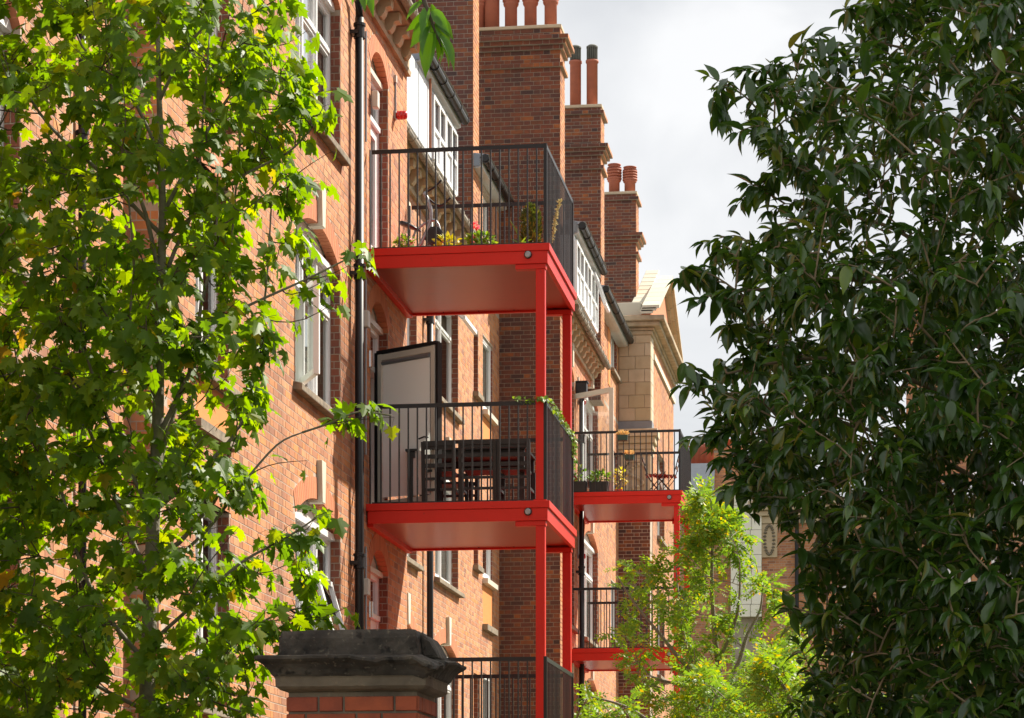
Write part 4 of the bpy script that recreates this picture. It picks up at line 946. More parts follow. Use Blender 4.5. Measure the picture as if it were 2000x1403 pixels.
# unseen right-hand block, added and sized only for the shade it casts into view
RB = empty('mansion_block', (11, 40, 0), 'unseen plain brick block added on the right to shade the evergreen and gate pier', 'building')
mb = MB().box(7.6, 16, 14.2, 36, 0, 15.4); rw = mb.build('wall', M['brick'], RB)
MB().box(7.3, 16.2, 14.0, 36.2, 15.405, 15.8).build('cornice', M['stone'], RB)
for i in range(5):
    for z in (1.2, 4.0, 6.8, 9.6, 12.2):
        yy = 16.5 + i * 4.4; f = MB()
        f.box(7.54, 7.598, yy - .6, yy + .6, z, z + 1.8); f.build('window', M['white'], RB)

# ------------------------------------------------------------------ foliage tools
def frame(a, n):
    a = a.normalized(); n = (n - a * n.dot(a))
    if n.length < 1e-4: n = a.orthogonal()
    n.normalize(); return a.cross(n).normalized(), a, n
class Leaves:
    def __init__(s, tv, tf): s.tv = np.array(tv, float); s.tf = tf; s.items = []
    def add(s, pos, axis, nrm, size, wid=1): s.items.append((Vector(pos), axis, nrm, size, wid))
    def build(s, tree, m, part='foliage', nobj=300, inframe=True, name='leaf'):
        scored = []
        for i, (p, a, n, sz, wd) in enumerate(s.items):
            X, Y, Z = proj(p); ok = 0 < X < 2000 and 0 < Y < 1403
            scored.append((0 if ok else 1, Z / sz, i))
        scored.sort(); objs = {i for _, _, i in scored[:nobj]}
        me = bpy.data.meshes.new(name); me.from_pydata([tuple(v) for v in s.tv], [], s.tf); me.materials.append(m); me.polygons.foreach_set('use_smooth', [True] * len(me.polygons))
        nv = len(s.tv); V = []; Fc = []; k_ = 0
        base = Matrix.Translation(-WORLD[tree.name])
        for i, (p, a, n, sz, wd) in enumerate(s.items):
            r, a2, n2 = frame(a, n)
            Mx = np.array([r * wd * sz, a2 * sz, n2 * sz])       # rows
            if i in objs:
                o = bpy.data.objects.new(name, me); col.objects.link(o); o.parent = tree; o.matrix_parent_inverse = base
                o.matrix_basis = Matrix(((r.x * wd * sz, a2.x * sz, n2.x * sz, p.x), (r.y * wd * sz, a2.y * sz, n2.y * sz, p.y), (r.z * wd * sz, a2.z * sz, n2.z * sz, p.z), (0, 0, 0, 1)))
            else:
                V.append(s.tv @ Mx + np.array(p)); Fc += [tuple(q + k_ * nv for q in f) for f in s.tf]; k_ += 1
        if V:
            V = np.concatenate(V); m2 = bpy.data.meshes.new(part); m2.from_pydata(V.tolist(), [], Fc); m2.materials.append(m); m2.polygons.foreach_set('use_smooth', [True] * len(m2.polygons))
            o = bpy.data.objects.new(part, m2); link(o, tree); o['kind'] = 'stuff'
half = [(.04, .0), (.16, -.08), (.34, -.07), (.27, .06), (.40, .12), (.62, .30), (.47, .33), (.50, .44), (.34, .42), (.21, .44), (.28, .58), (.36, .68), (.20, .70), (.12, .80)]
def zf(x, y): return -.22 * abs(x) - .20 * y * y + .10 * math.sin(8 * x) * abs(x)
mid = [(0, .02), (0, .42), (0, .74), (0, 1.0)]
mv = [(x, y, zf(x, y)) for x, y in mid] + [(x, y, zf(x, y)) for x, y in half] + [(-x, y, zf(x, y)) for x, y in half]
nh = len(half)
mf = [tuple([0] + list(range(4, 4 + nh)) + [3, 2, 1]), tuple(([0] + list(range(4 + nh, 4 + 2 * nh)) + [3, 2, 1])[::-1])]
MAPLE = (mv, mf)
prof_ = [(0, 0), (.06, .10), (.18, .17), (.36, .215), (.55, .20), (.74, .125), (.88, .05), (1, 0)]
ev = []; ef = []
for i, (t, h_) in enumerate(prof_):
    zz = -.26 * t * t
    ev += [(-h_, t, zz + h_ * .55), (0, t, zz), (h_, t, zz + h_ * .55)]
for i in range(len(prof_) - 1): ef += [(3 * i, 3 * i + 1, 3 * i + 4, 3 * i + 3), (3 * i + 1, 3 * i + 2, 3 * i + 5, 3 * i + 4)]
OVAL = (ev, ef)
pv = [(0, 0, 0), (.012, 0, 0), (.006, .95, -.12)]; pf = [(0, 1, 2)]
for i in range(5):
    t = .16 + i * .17; z = -.14 * t * t
    for s_ in (-1, 1):
        b = len(pv); L = .30 * (1 - .25 * abs(t - .5)); dx, dy = s_ * .88 * L, .45 * L; w_ = .075
        tl = random.uniform(-.06, .06); pv += [(0, t, z), (dx * .5 - s_ * .2 * w_, t + dy * .5 + w_, z - .01 + tl), (dx, t + dy, z - .05 + random.uniform(-.06, .03)), (dx * .5 + s_ * .2 * w_, t + dy * .5 - w_, z - .02 - tl)]; pf.append((b, b + 1, b + 2, b + 3) if s_ < 0 else (b, b + 3, b + 2, b + 1))
b = len(pv); pv += [(0, .94, -.12), (-.05, 1.04, -.14), (0, 1.16, -.17), (.05, 1.04, -.14)]; pf.append((b, b + 3, b + 2, b + 1))
PINN = (pv, pf)
rv = lambda s_=1: Vector((random.uniform(-1, 1), random.uniform(-1, 1), random.uniform(-1, 1))) * s_
def curve_pts(a, b, bow, n=6):
    return [a.lerp(b, i / n) + bow * math.sin(math.pi * i / n) for i in range(n + 1)]
def lerp_tab(tab, t):
    for (a, va), (b, vb) in zip(tab[:-1], tab[1:]):
        if t <= b: return va + (vb - va) * max(0, (t - a) / (b - a))
    return tab[-1][1]

# ------------------------------------------------------------------ maple on the left
ZM = 13.5
mt = P(287, HY, ZM); mt.z = 0
MT = empty('maple_tree', mt, 'slender young maple with lobed green leaves in front of the brick wall at left', 'tree')
limbs = []
tr_pts = [mt + Vector((0, 0, 0)), P(286, 1403, ZM), P(292, 1200, ZM), P(300, 1000, ZM), P(308, 840, ZM), P(312, 640, ZM), P(318, 420, ZM), P(310, 150, ZM), P(305, -120, ZM)]
MB().tube(tr_pts, [.05, .042, .038, .034, .031, .026, .02, .013, .006], 12).build('trunk', M['bark'], MT, smooth=True)
def limb(pts, r0, r1=.004, m='bark'):
    n = len(pts); MB().tube(pts, [r0 + (r1 - r0) * i / (n - 1) for i in range(n)], 7).build('branch', M[m], MT, smooth=True); limbs.append((pts, r0))
def sm(pts, k_=4):      # Catmull-Rom
    o_ = []
    for i in range(len(pts) - 1):
        p0, p1, p2, p3 = pts[max(i - 1, 0)], pts[i], pts[i + 1], pts[min(i + 2, len(pts) - 1)]
        for j in range(k_):
            t = j / k_; o_.append(.5 * ((2 * p1) + (p2 - p0) * t + (2 * p0 - 5 * p1 + 4 * p2 - p3) * t * t + (3 * p1 - p0 - 3 * p2 + p3) * t ** 3))
    return o_ + [pts[-1]]
limbs.append((tr_pts, .04))
pix = [  # (pixel path, depth at start and end, radius)
    ([(300, 1090), (350, 1060), (392, 1010), (425, 970), (440, 900)], 0, -.15, .016),
    ([(306, 860), (350, 770), (385, 690), (392, 600), (420, 480), (425, 330)], 0, -.3, .016),
    ([(303, 940), (345, 790), (400, 660), (440, 560), (455, 440), (470, 250)], 0, .3, .014),
    ([(308, 800), (280, 690), (256, 620), (262, 520), (250, 380)], 0, -.2, .015),
    ([(300, 1010), (235, 880), (190, 760), (160, 650), (150, 500)], 0, -.4, .013),
    ([(298, 1150), (240, 1010), (190, 880), (140, 740), (110, 560), (95, 350)], 0, .3, .014),
    ([(290, 1300), (200, 1190), (150, 1080), (120, 960), (60, 820), (20, 640)], 0, -.1, .014),
    ([(288, 1390), (190, 1340), (120, 1290), (30, 1230), (-60, 1130)], 0, .25, .012),
    ([(312, 650), (330, 520), (380, 400), (395, 250), (410, 60)], 0, .15, .014),
    ([(314, 560), (285, 420), (240, 300), (215, 150), (200, -60)], 0, -.25, .013),
    ([(300, 1000), (390, 920), (470, 830), (500, 700), (520, 560), (530, 400)], 0, -.05, .013),
    ([(296, 1130), (400, 1040), (470, 950), (540, 870), (590, 845)], 0, .1, .010),
    ([(290, 1260), (380, 1180), (470, 1100), (560, 1050), (620, 1010)], 0, -.3, .011),
    ([(288, 1330), (360, 1300), (450, 1260), (540, 1200), (640, 1180)], 0, .1, .010),
    ([(318, 420), (380, 300), (440, 200), (500, 120), (560, 40)], 0, .2, .012),
    ([(316, 480), (400, 400), (480, 340), (560, 300), (610, 250)], 0, -.35, .011),
    ([(312, 700), (400, 640), (500, 590), (600, 545), (690, 500)], 0, -.2, .010),
    ([(590, 845), (650, 825), (700, 805), (765, 812)], .1, .1, .006),
    ([(302, 900), (200, 820), (100, 760), (0, 700), (-90, 640)], 0, -.2, .011),
    ([(315, 460), (200, 340), (100, 250), (20, 130), (-40, 20)], 0, .1, .012),
    ([(312, 300), (250, 180), (160, 90), (110, -60)], 0, .3, .010),
    ([(310, 200), (360, 100), (420, 20), (460, -100)], 0, -.3, .010),
    ([(287, 1403), (330, 1380), (400, 1370), (470, 1390)], 0, -.3, .009)]
for path, da, db, r_ in pix:
    n = len(path); limb(sm([P(x, y, ZM + da + (db - da) * i / (n - 1)) for i, (x, y) in enumerate(path)]), r_)
bound = [(-250, 540), (0, 575), (120, 600), (230, 625), (360, 625), (430, 590), (500, 610), (600, 590), (680, 545), (760, 500), (850, 490), (920, 480), (980, 520), (1050, 600), (1150, 610), (1210, 590), (1280, 510), (1403, 480), (1600, 430)]
lpts = [(q, li) for li, (pts, r_) in enumerate(limbs) for q in pts]
class Grow:
    def __init__(s, pts): s.a = np.zeros((20000, 3)); s.n = len(pts); s.a[:s.n] = [tuple(q) for q in pts]
    def near(s, tip, below=.03, pen=.5):
        A_ = s.a[:s.n]; d2 = np.linalg.norm(A_ - np.array(tip), axis=1) + np.where(A_[:, 2] > tip.z - below, pen, 0); return Vector(A_[int(np.argmin(d2))])
    def add(s, pts):
        for q in pts: s.a[s.n] = tuple(q); s.n += 1
LG = Grow([q for q, _ in lpts])
ML = Leaves(*MAPLE)
twig = MB()
def maple_twig(tip, nl=7, sp=1.0):
    o_ = LG.near(tip)
    dv = tip - o_; bow = Vector((0, 0, -.08)) * dv.length + rv(.05)
    pts = curve_pts(o_, tip, bow, 5); twig.tube(pts, [.0042, .0036, .003, .0026, .002, .0012], 5, False); LG.add(pts[1:4])
    outw = Vector((tip.x - mt.x, tip.y - mt.y, 0)); outw = outw.normalized() if outw.length > .05 else rv()
    Ld = max(dv.length, .1)
    for i in range(nl):
        t = 1 - (i / nl) * min(1, .30 / Ld) ; t = max(.2, t)
        p = o_.lerp(tip, t) + bow * math.sin(math.pi * t)
        pd = (rv(1) + outw * .55 + Vector((0, 0, .25))).normalized(); pl_ = random.uniform(.035, .085) * sp
        q = p + pd * pl_ + Vector((0, 0, -.012))
        if i % 2 == 0: twig.tube([p, p.lerp(q, .6) + Vector((0, 0, .006)), q], [.0011, .0009, .0008], 3, False)
        ax = (pd * .7 + Vector((0, 0, -.75)) + rv(.45)); nr = Vector((0, 0, .55)) + outw * .5 + rv(.75) + SUN * .35
        ML.add(q, ax, nr, random.uniform(.058, .112), random.uniform(.85, 1.1))
rs = random.Random(11); cnt = 0
while cnt < 1620:
    py = rs.uniform(-220, 1560); bd = lerp_tab(bound, py); px = rs.uniform(-260, bd)
    cx = 200; hw = (bd - cx) if px > cx else 470
    dd = math.sqrt(max(0, 1 - ((px - cx) / hw) ** 2)); Z = ZM + rs.uniform(-1, 1) * .85 * (dd * .9 + .1)
    tip = P(px, py, Z)
    g_ = noise.noise(Vector((px / 105, py / 120, Z * .9)))
    lim = -.12 + (.16 if px > 380 else -.08) + (.12 if px < 60 and 480 < py < 720 else 0) + (.15 if px > 420 and 820 < py < 1000 else 0)
    if g_ < lim - .08 and rs.random() < .88: continue
    maple_twig(tip, rs.randint(5, 8)); cnt += 1
for (px, py, Z, nl) in [(705, 490, 13.3, 9), (680, 520, 13.3, 8), (640, 545, 13.3, 8), (655, 590, 13.35, 7), (770, 815, 13.6, 8), (735, 805, 13.6, 7), (700, 815, 13.6, 8), (665, 815, 13.6, 6), (690, 1180, 13.6, 8), (660, 1195, 13.6, 8), (610, 1190, 13.6, 9), (570, 1170, 13.6, 8), (640, 1000, 13.2, 8), (610, 1020, 13.2, 9), (560, 1050, 13.2, 9), (600, 900, 13.6, 3), (630, 225, 13.2, 8), (640, 300, 13.2, 8), (600, 60, 13.7, 7), (635, 180, 13.2, 6), (600, 1130, 13.5, 8), (540, 1240, 13.6, 7), (530, 1290, 13.6, 6)]:
    maple_twig(P(px, py, Z), nl)
twig.build('twigs', M['bark_dark'], MT)['kind'] = 'stuff'
ML.build(MT, M['maple'])

# ------------------------------------------------------------------ evergreen on the right
ZV = 10.2
et = P(2230, HY, ZV + .6); et.z = 0
ET = empty('evergreen_tree', et, 'large dark evergreen with glossy oval leaves filling the right side', 'tree')
MB().tube([et, et + Vector((.02, 0, 2)), et + Vector((.1, .1, 4)), et + Vector((.05, 0, 6.5))], [.13, .11, .085, .04], 12).build('trunk', M['bark_dark'], ET, smooth=True)
elimbs = []
for path, Za, Zb, r_ in [([(2220, 780), (2050, 620), (1990, 560), (1800, 555), (1640, 545), (1540, 560), (1440, 570)], ZV + .5, ZV - .4, .03), ([(2220, 1000), (2000, 850), (1800, 750), (1600, 700), (1420, 730)], ZV + .5, ZV - .2, .028),
                         ([(2215, 650), (2000, 400), (1850, 290), (1700, 200), (1500, 190)], ZV + .5, ZV, .028), ([(2210, 400), (2050, 200), (1900, 60), (1760, -20)], ZV + .5, ZV + .3, .024),
                         ([(2215, 850), (2000, 700), (1800, 480), (1640, 420), (1520, 440)], ZV + .5, ZV + .6, .024), ([(2225, 1200), (2000, 1000), (1800, 880), (1600, 820), (1440, 860)], ZV + .5, ZV + .3, .026),
                         ([(2225, 1300), (2000, 1150), (1850, 1080), (1700, 1020), (1560, 1000)], ZV + .5, ZV - .5, .024), ([(2225, 1400), (2050, 1300), (1900, 1230), (1750, 1200), (1620, 1210)], ZV + .5, ZV + .1, .022),
                         ([(2225, 1500), (2050, 1420), (1900, 1350), (1750, 1330), (1600, 1340)], ZV + .5, ZV - .2, .02), ([(2210, 300), (2100, 50), (2000, -100), (1900, -220)], ZV + .5, ZV, .02), ([(2215, 600), (2080, 380), (1960, 200), (1850, 120), (1700, 80)], ZV + .5, ZV - .5, .022), ([(2225, 1150), (2060, 960), (1940, 800), (1800, 640)], ZV + .5, ZV - .9, .02)]:
    n = len(path); pts = sm([P(x, y, Za + (Zb - Za) * i / (n - 1)) for i, (x, y) in enumerate(path)])
    MB().tube(pts, [(r_ + (.006 - r_) * i / (len(pts) - 1)) * .62 for i in range(len(pts))], 8).build('branch', M['bark_tan'], ET, smooth=True); elimbs += pts
EG = Grow(elimbs); EL = Leaves(*OVAL); etw = MB()
def shoot(tip, droop=.5, nl=10, L=None, big=1.0):
    o_ = EG.near(tip, 0, .08)
    dv = tip - o_
    pts = curve_pts(o_, tip, Vector((0, 0, .12 * dv.length)) + rv(.03), 6); etw.tube(pts, [.004, .0036, .0032, .0028, .0024, .002, .0012], 5, False); EG.add(pts[1:5])
    dr = (pts[-1] - pts[-3]).normalized(); Ls = L or random.uniform(.22, .38); Ls = min(Ls, max(dv.length, .12)); side0 = dr.cross(Vector((0, 0, 1))).normalized(); up0 = side0.cross(dr)
    for i in range(nl // 2):
        t = i / (nl / 2); p = tip - dr * Ls * t + Vector((0, 0, -.02 * t)); an = (math.pi / 2 if i % 2 else 0) + random.uniform(-.4, .4)
        for s_ in (-1, 1):
            sd = (side0 * math.cos(an) + up0 * math.sin(an)) * s_
            ax = sd * .8 + dr * (.75 - .3 * t) + Vector((0, 0, -droop * random.uniform(.4, 1.3))) + rv(.18)
            EL.add(p, ax, Vector((0, 0, 1)) + rv(.45) + sd * .1 - Vector((0, .25, 0)), random.triangular(.042, .108, .08) * big * (1 - .25 * (i == 0)), random.uniform(.85, 1.1))
    EL.add(tip, dr + rv(.2), Vector((0, 0, 1)) + rv(.3), .06)
ebound = [(-250, 1740), (-40, 1730), (0, 1700), (70, 1640), (120, 1480), (160, 1430), (230, 1450), (320, 1490), (380, 1480), (440, 1440), (500, 1390), (560, 1370), (610, 1440), (690, 1450), (750, 1370), (800, 1370), (860, 1420), (910, 1410), (960, 1430), (1010, 1500), (1060, 1560), (1120, 1570), (1200, 1560), (1280, 1590), (1350, 1570), (1450, 1540), (1600, 1500)]
re_ = random.Random(5); cnt = 0
while cnt < 3000:
    py = re_.uniform(-260, 1560); b0 = lerp_tab(ebound, py); px = re_.uniform(b0 + 15, 2330)
    if py < 480 and re_.random() < .42: continue
    if 1560 < px < 1800 and 300 < py < 420 and re_.random() < .5: continue
    if py > 1000 and px < 1640 and re_.random() < .3: continue
    Z = ZV + re_.uniform(-1.3, 1.5) * min(1, .35 + (px - b0) / 350)
    g_ = noise.noise(Vector((px / 120, py / 90, Z)))
    if g_ < -.34 and py < 700: continue
    shoot(P(px, py, Z), .3 if py < 500 else .55, re_.choice((8, 10, 12))); cnt += 1
for (px, py, Z) in [(1385, 150, 10), (1420, 165, 10), (1410, 235, 10), (1450, 140, 10.1), (1480, 250, 10), (1440, 260, 9.9), (1530, 130, 10), (1560, 110, 10.2), (1600, 70, 10.2), (1660, 30, 10.4), (1700, 5, 10.3), (1440, 400, 10.2), (1460, 360, 10.1), (1500, 350, 10.2), (1375, 475, 10), (1400, 500, 10), (1330, 545, 9.9), (1365, 530, 9.9), (1400, 560, 9.9), (1360, 590, 9.8), (1430, 600, 9.9), (1440, 655, 10), (1420, 640, 9.9), (1460, 690, 10), (1330, 755, 9.9), (1370, 740, 9.9), (1390, 790, 9.9), (1345, 860, 9.9), (1390, 850, 9.9), (1420, 820, 9.9), (1400, 900, 9.8), (1440, 930, 9.8), (1420, 960, 9.8), (1470, 950, 9.7), (1560, 1060, 9.6), (1580, 1140, 9.6), (1540, 1180, 9.8), (1600, 1080, 9.7), (1560, 1260, 10), (1590, 1320, 10), (1550, 1380, 10), (1900, 1030, 9.0), (1820, 1120, 9.0), (1700, 780, 9.1), (1770, 850, 9.1), (1850, 720, 9.1), (1620, 650, 9.2), (1560, 760, 9.2), (1690, 600, 9.2), (1760, 140, 9.3), (1800, 250, 9.3), (1700, 330, 9.3), (1850, 380, 9.2), (1930, 250, 9.2), (1950, 520, 9.1)]:
    shoot(P(px, py, Z), .4, 12, .3, 1.08)
etw.build('twigs', M['bark_tan'], ET)['kind'] = 'stuff'
EL.build(ET, M['laurel'])

# ------------------------------------------------------------------ feathery trees beyond
def feather(base_px, Z, outline, limbsp, n, label, seed, spread=1.6, group='feathery yellow-green trees'):
    r_ = random.Random(seed); b0 = P(base_px, HY, Z); b0.z = 0
    T_ = empty('locust_tree', b0, label, 'tree', group)
    trp = [b0, P(base_px, 1500, Z), P(base_px + 6, 1400, Z)]
    MB().tube(trp, [.11, .09, .075], 10).build('trunk', M['bark'], T_, smooth=True)
    A_ = []
    for path, dz, rr in limbsp:
        m_ = len(path); pts = sm([P(x, y, Z + dz * i / (m_ - 1)) for i, (x, y) in enumerate(path)])
        MB().tube(pts, [rr + (.008 - rr) * i / (len(pts) - 1) for i in range(len(pts))], 7).build('branch', M['bark'], T_, smooth=True); A_ += pts
    AG = Grow(A_); LL = Leaves(*PINN); tw = MB(); c_ = 0
    while c_ < n:
        py = r_.uniform(outline[0][0], outline[-1][0]); lo = lerp_tab([(a, b) for a, b, c in outline], py); hi = lerp_tab([(a, c) for a, b, c in outline], py)
        px = r_.uniform(lo, hi); g_ = noise.noise(Vector((px / 45, py / 40, seed)))
        if g_ < .02 and r_.random() < .92: continue
        tip = P(px, py, Z + r_.uniform(-1, 1) * spread * .6)
        o_ = AG.near(tip, 0, .4); dv = tip - o_
        pts = curve_pts(o_, tip, Vector((0, 0, .1 * dv.length)), 4); tw.tube(pts, [.007, .006, .005, .004, .002], 4, False); AG.add(pts[1:3])
        outw = Vector((dv.x, dv.y, 0)); outw = outw.normalized() if outw.length > .02 else rv()
        for i in range(r_.randint(4, 7)):
            t = r_.uniform(.45, 1.0); p = o_.lerp(tip, t) + Vector((0, 0, .1 * dv.length * math.sin(math.pi * t)))
            ax = outw * .4 + rv(.9) + Vector((0, 0, -.1)); LL.add(p, ax, Vector((0, 0, 1)) + rv(.7) + SUN * .3, r_.uniform(.18, .30), r_.uniform(.85, 1.15))
        c_ += 1
    tw.build('twigs', M['bark'], T_)['kind'] = 'stuff'
    LL.build(T_, M['locust'])
feather(1415, 36, [(960, 1370, 1405), (1000, 1345, 1440), (1050, 1340, 1470), (1090, 1280, 1470), (1105, 1190, 1480), (1150, 1185, 1530), (1200, 1170, 1590), (1260, 1190, 1600), (1330, 1230, 1590), (1400, 1230, 1560)],
        [([(1415, 1420), (1425, 1340), (1445, 1290), (1460, 1240), (1485, 1190), (1490, 1130)], .6, .05), ([(1412, 1420), (1405, 1320), (1395, 1230), (1390, 1130), (1392, 1040), (1388, 975)], -.3, .05), ([(1412, 1420), (1370, 1330), (1330, 1290), (1290, 1240), (1240, 1180), (1205, 1125)], -.6, .045),
         ([(1418, 1400), (1470, 1330), (1510, 1260), (1550, 1220), (1585, 1210)], .3, .04), ([(1408, 1360), (1350, 1290), (1330, 1200), (1320, 1110)], .7, .035), ([(1400, 1300), (1440, 1200), (1445, 1100)], -.9, .03), ([(1400, 1380), (1330, 1340), (1270, 1320), (1215, 1260)], .2, .03)],
        280, 'tall feathery yellow-green tree in front of the farther balcony tower', 3)
feather(1330, 33, [(1315, 1380, 1480), (1340, 1160, 1590), (1370, 1130, 1620), (1403, 1120, 1640), (1480, 1100, 1650)],
        [([(1330, 1480), (1280, 1420), (1220, 1380), (1150, 1360)], -.4, .04), ([(1330, 1480), (1390, 1410), (1450, 1370), (1560, 1350)], .4, .04), ([(1335, 1480), (1340, 1420), (1380, 1360)], 0, .035)],
        150, 'low feathery green tree along the bottom edge beneath the taller one', 9)
feather(1600, 30, [(1270, 1500, 1560), (1310, 1460, 1600), (1360, 1470, 1760), (1403, 1480, 1990), (1480, 1480, 2000)],
        [([(1600, 1480), (1560, 1400), (1530, 1340), (1500, 1300)], -.4, .04), ([(1600, 1480), (1680, 1410), (1780, 1390), (1900, 1400)], .4, .04), ([(1600, 1480), (1600, 1420), (1580, 1340)], 0, .035)],
        130, 'small feathery green tree low down behind the evergreen', 21)

# ------------------------------------------------------------------ overhanging cherry branch
ZH = 5.6
ct = Vector((-2.9, 5.2, 0)); CT = empty('cherry_tree', ct, 'cherry branch with bright pointed leaves hanging into the top of the view', 'tree')
MB().tube([ct, ct + Vector((.05, .05, 2.2)), ct + Vector((.15, .1, 4.2)), ct + Vector((.2, .1, 5.5))], [.1, .085, .06, .02], 12).build('trunk', M['bark_dark'], CT, smooth=True)
tip_path = [ct + Vector((.12, .08, 3.7)), Vector((-2.2, 5.35, 4.3)), P(700, -170, ZH), P(800, -90, ZH), P(828, 0, ZH), P(850, 60, ZH), P(862, 92, ZH)]
MB().tube(sm(tip_path), [.014 - .0128 * i / 24 for i in range(25)], 7).build('branch', M['bark_dark'], CT, smooth=True)
MB().tube(sm([Vector((-2.2, 5.35, 4.3)), P(640, -120, ZH), P(690, -60, ZH), P(705, -25, ZH)]), [.010 - .0008 * i for i in range(13)][:13], 6).build('branch', M['bark_dark'], CT, smooth=True)
CL = Leaves(*OVAL)
for (ax, ay, bx_, by_, dn) in [(826, 5, 792, 30, .1), (832, 20, 800, 62, .3), (838, 35, 806, 86, .1), (842, 50, 818, 95, -.2), (846, 62, 826, 139, .1), (852, 60, 862, 112, .2), (858, 70, 892, 122, -.1), (848, 30, 884, 70, .1), (842, 8, 848, 48, .3), (822, -4, 806, 22, .4), (836, 14, 822, 58, -.3), (850, 44, 880, 92, .2), (856, 74, 870, 118, .5), (845, 20, 872, 55, -.3), (840, 45, 845, 92, .4), (862, 88, 884, 126, .2),
                              (700, -30, 684, 4, .2), (705, -28, 733, 22, .1), (704, -30, 712, 12, -.2), (760, -110, 800, -60, 0), (780, -100, 760, -40, 0), (690, -60, 650, -30, 0)]:
    a = P(ax, ay, ZH); b = P(bx_, by_, ZH + dn * .06); CL.add(a, b - a, Vector((.25 + dn, -.75, .55)) + rv(.35), (b - a).length * 1.12, random.uniform(.75, 1.0))
CL.build(CT, M['cherry'])

# ------------------------------------------------------------------ things on the balconies
def leafblob(mb_leaves, c, r, n, size, up=.4):
    for i in range(n):
        v = rv(1)
        while v.length > 1: v = rv(1)
        mb_leaves.add(Vector(c) + Vector((v.x * r[0], v.y * r[1], v.z * r[2])), v + Vector((0, 0, up)) + rv(.5), Vector((0, -.3, .8)) + rv(.7), random.uniform(.7, 1.2) * size, 1.3)
def potted(name, label, px, Z, z, pr, ph, leafm, r, n, size, flower=None, flpos=None, potm='pot'):
    b = P(px, 0, Z); b.z = z
    T_ = empty(name, b, label, 'potted plant', 'potted plants on the balconies')
    MB().lathe(b, [(pr * .72, 0), (pr * .95, ph * .85), (pr * 1.08, ph * .86), (pr * 1.08, ph), (pr * .9, ph), (pr * .88, ph * .9)], 18).build('pot', M[potm], T_, smooth=False)
    st = MB()
    for i in range(6): st.tube([b + Vector((0, 0, ph * .8)), b + Vector((random.uniform(-r[0], r[0]) * .6, random.uniform(-r[1], r[1]) * .6, ph + r[2] * 1.2))], .004, 4)
    st.build('stems', M['herb'], T_)
    LL = Leaves(*OVAL); leafblob(LL, b + Vector((0, 0, ph + r[2] * .8)), r, n, size); LL.build(T_, M[leafm], nobj=0)
    if flower:
        FL = Leaves(*OVAL)
        for (dx, dz, rr) in flpos:
            fc = b + Vector((dx, -.03, ph + dz)); MB().tube([b + Vector((dx * .5, 0, ph)), fc], .0035, 4).build('stalk', M['herb'], T_)
            for i in range(34): v = rv(1).normalized(); FL.add(fc + v * rr * .5, v, Vector((0, 0, 1)) + rv(.6), rr * .8, 2.0)
        FL.build(T_, M[flower], part='flowers', nobj=0)
    return T_
zU, zL = 8.46, 5.68
potted('geranium_pot', 'pale pink geranium pot at the left of the top near balcony', 791, 29.3, zU, .075, .055, 'herb', (.12, .09, .075), 130, .055, 'palepink', [(-.03, .12, .03), (.07, .08, .035), (.02, .14, .025)])
potted('yellow_plant_pot', 'low yellow-leaved pot plant beside the exercise bike', 874, 29.3, zU, .07, .03, 'yellowleaf', (.13, .09, .085), 90, .075)
potted('geranium_pot', 'red-flowered geranium pot in the middle of the top near balcony', 938, 29.3, zU, .085, .05, 'herb', (.16, .10, .10), 190, .06, 'pink', [(-.05, .26, .045), (-.09, .10, .03), (-.06, .15, .02)])
potted('small_grey_pot', 'small grey pot with trailing leaves by the red geranium', 972, 29.3, zU, .05, .03, 'herb', (.05, .05, .02), 20, .03, potm='grey')
# columnar conifer
b = P(1037, 0, 29.2); b.z = zU
T_ = empty('conifer_pot', b, 'column-shaped golden conifer in the corner of the top near balcony', 'potted plant', 'potted plants on the balconies')
MB().lathe(b, [(.07, 0), (.09, .06), (.1, .07), (.1, .08), (.08, .08)], 16).build('pot', M['pot'], T_)
MB().tube([b + Vector((0, 0, .05)), b + Vector((0, 0, .5))], .01, 6).build('stem', M['bark_dark'], T_)
LL = Leaves(*OVAL)
for i in range(1700):
    t = random.random(); rr = .105 * math.sqrt(max(.12, 1 - (2 * t - .9) ** 4 * .8)) * random.uniform(.55, 1); a = random.uniform(0, 6.28)
    v = Vector((math.cos(a), math.sin(a), 0)); LL.add(b + v * rr + Vector((0, 0, .05 + t * .46)), v * .7 + Vector((0, 0, .8)) + rv(.4), v + rv(.4), random.uniform(.028, .05), 1.0)
LL.build(T_, M['conifer'], nobj=0)
def strap_plant(name, label, px, Z, z, spikes, m, pr=.06):
    b = P(px, 0, Z); b.z = z; T_ = empty(name, b, label, 'potted plant', 'potted plants on the balconies')
    MB().lathe(b, [(pr * .7, 0), (pr, .05), (pr * .85, .05)], 14).build('pot', M['pot'], T_)
    for (dx, dz, w_) in spikes:
        mb = MB(); n = 6; prev = []
        for i in range(n + 1):
            t = i / n; c_ = b + Vector((dx * t ** 1.4, -.02 * t, .04 + dz * t)); ww = w_ * (1 - t) ** .6; nn = Vector((dz, 0, -dx)).normalized()
            mb.v += [tuple(c_ - nn * ww), tuple(c_ + nn * ww + Vector((0, .006, 0)))]
            if i: k_ = 2 * i; mb.f.append((k_ - 2, k_ - 1, k_ + 1, k_))
        mb.build('blade', M[m], T_)
strap_plant('strap_leaf_plant', 'spiky strap-leaved plant leaning left beside the conifer', 1018, 29.0, zU, [(-.13, .28, .012), (-.2, .02, .012), (.08, .10, .012), (-.05, .18, .01), (.12, .05, .012), (-.12, .06, .012)], 'herb')
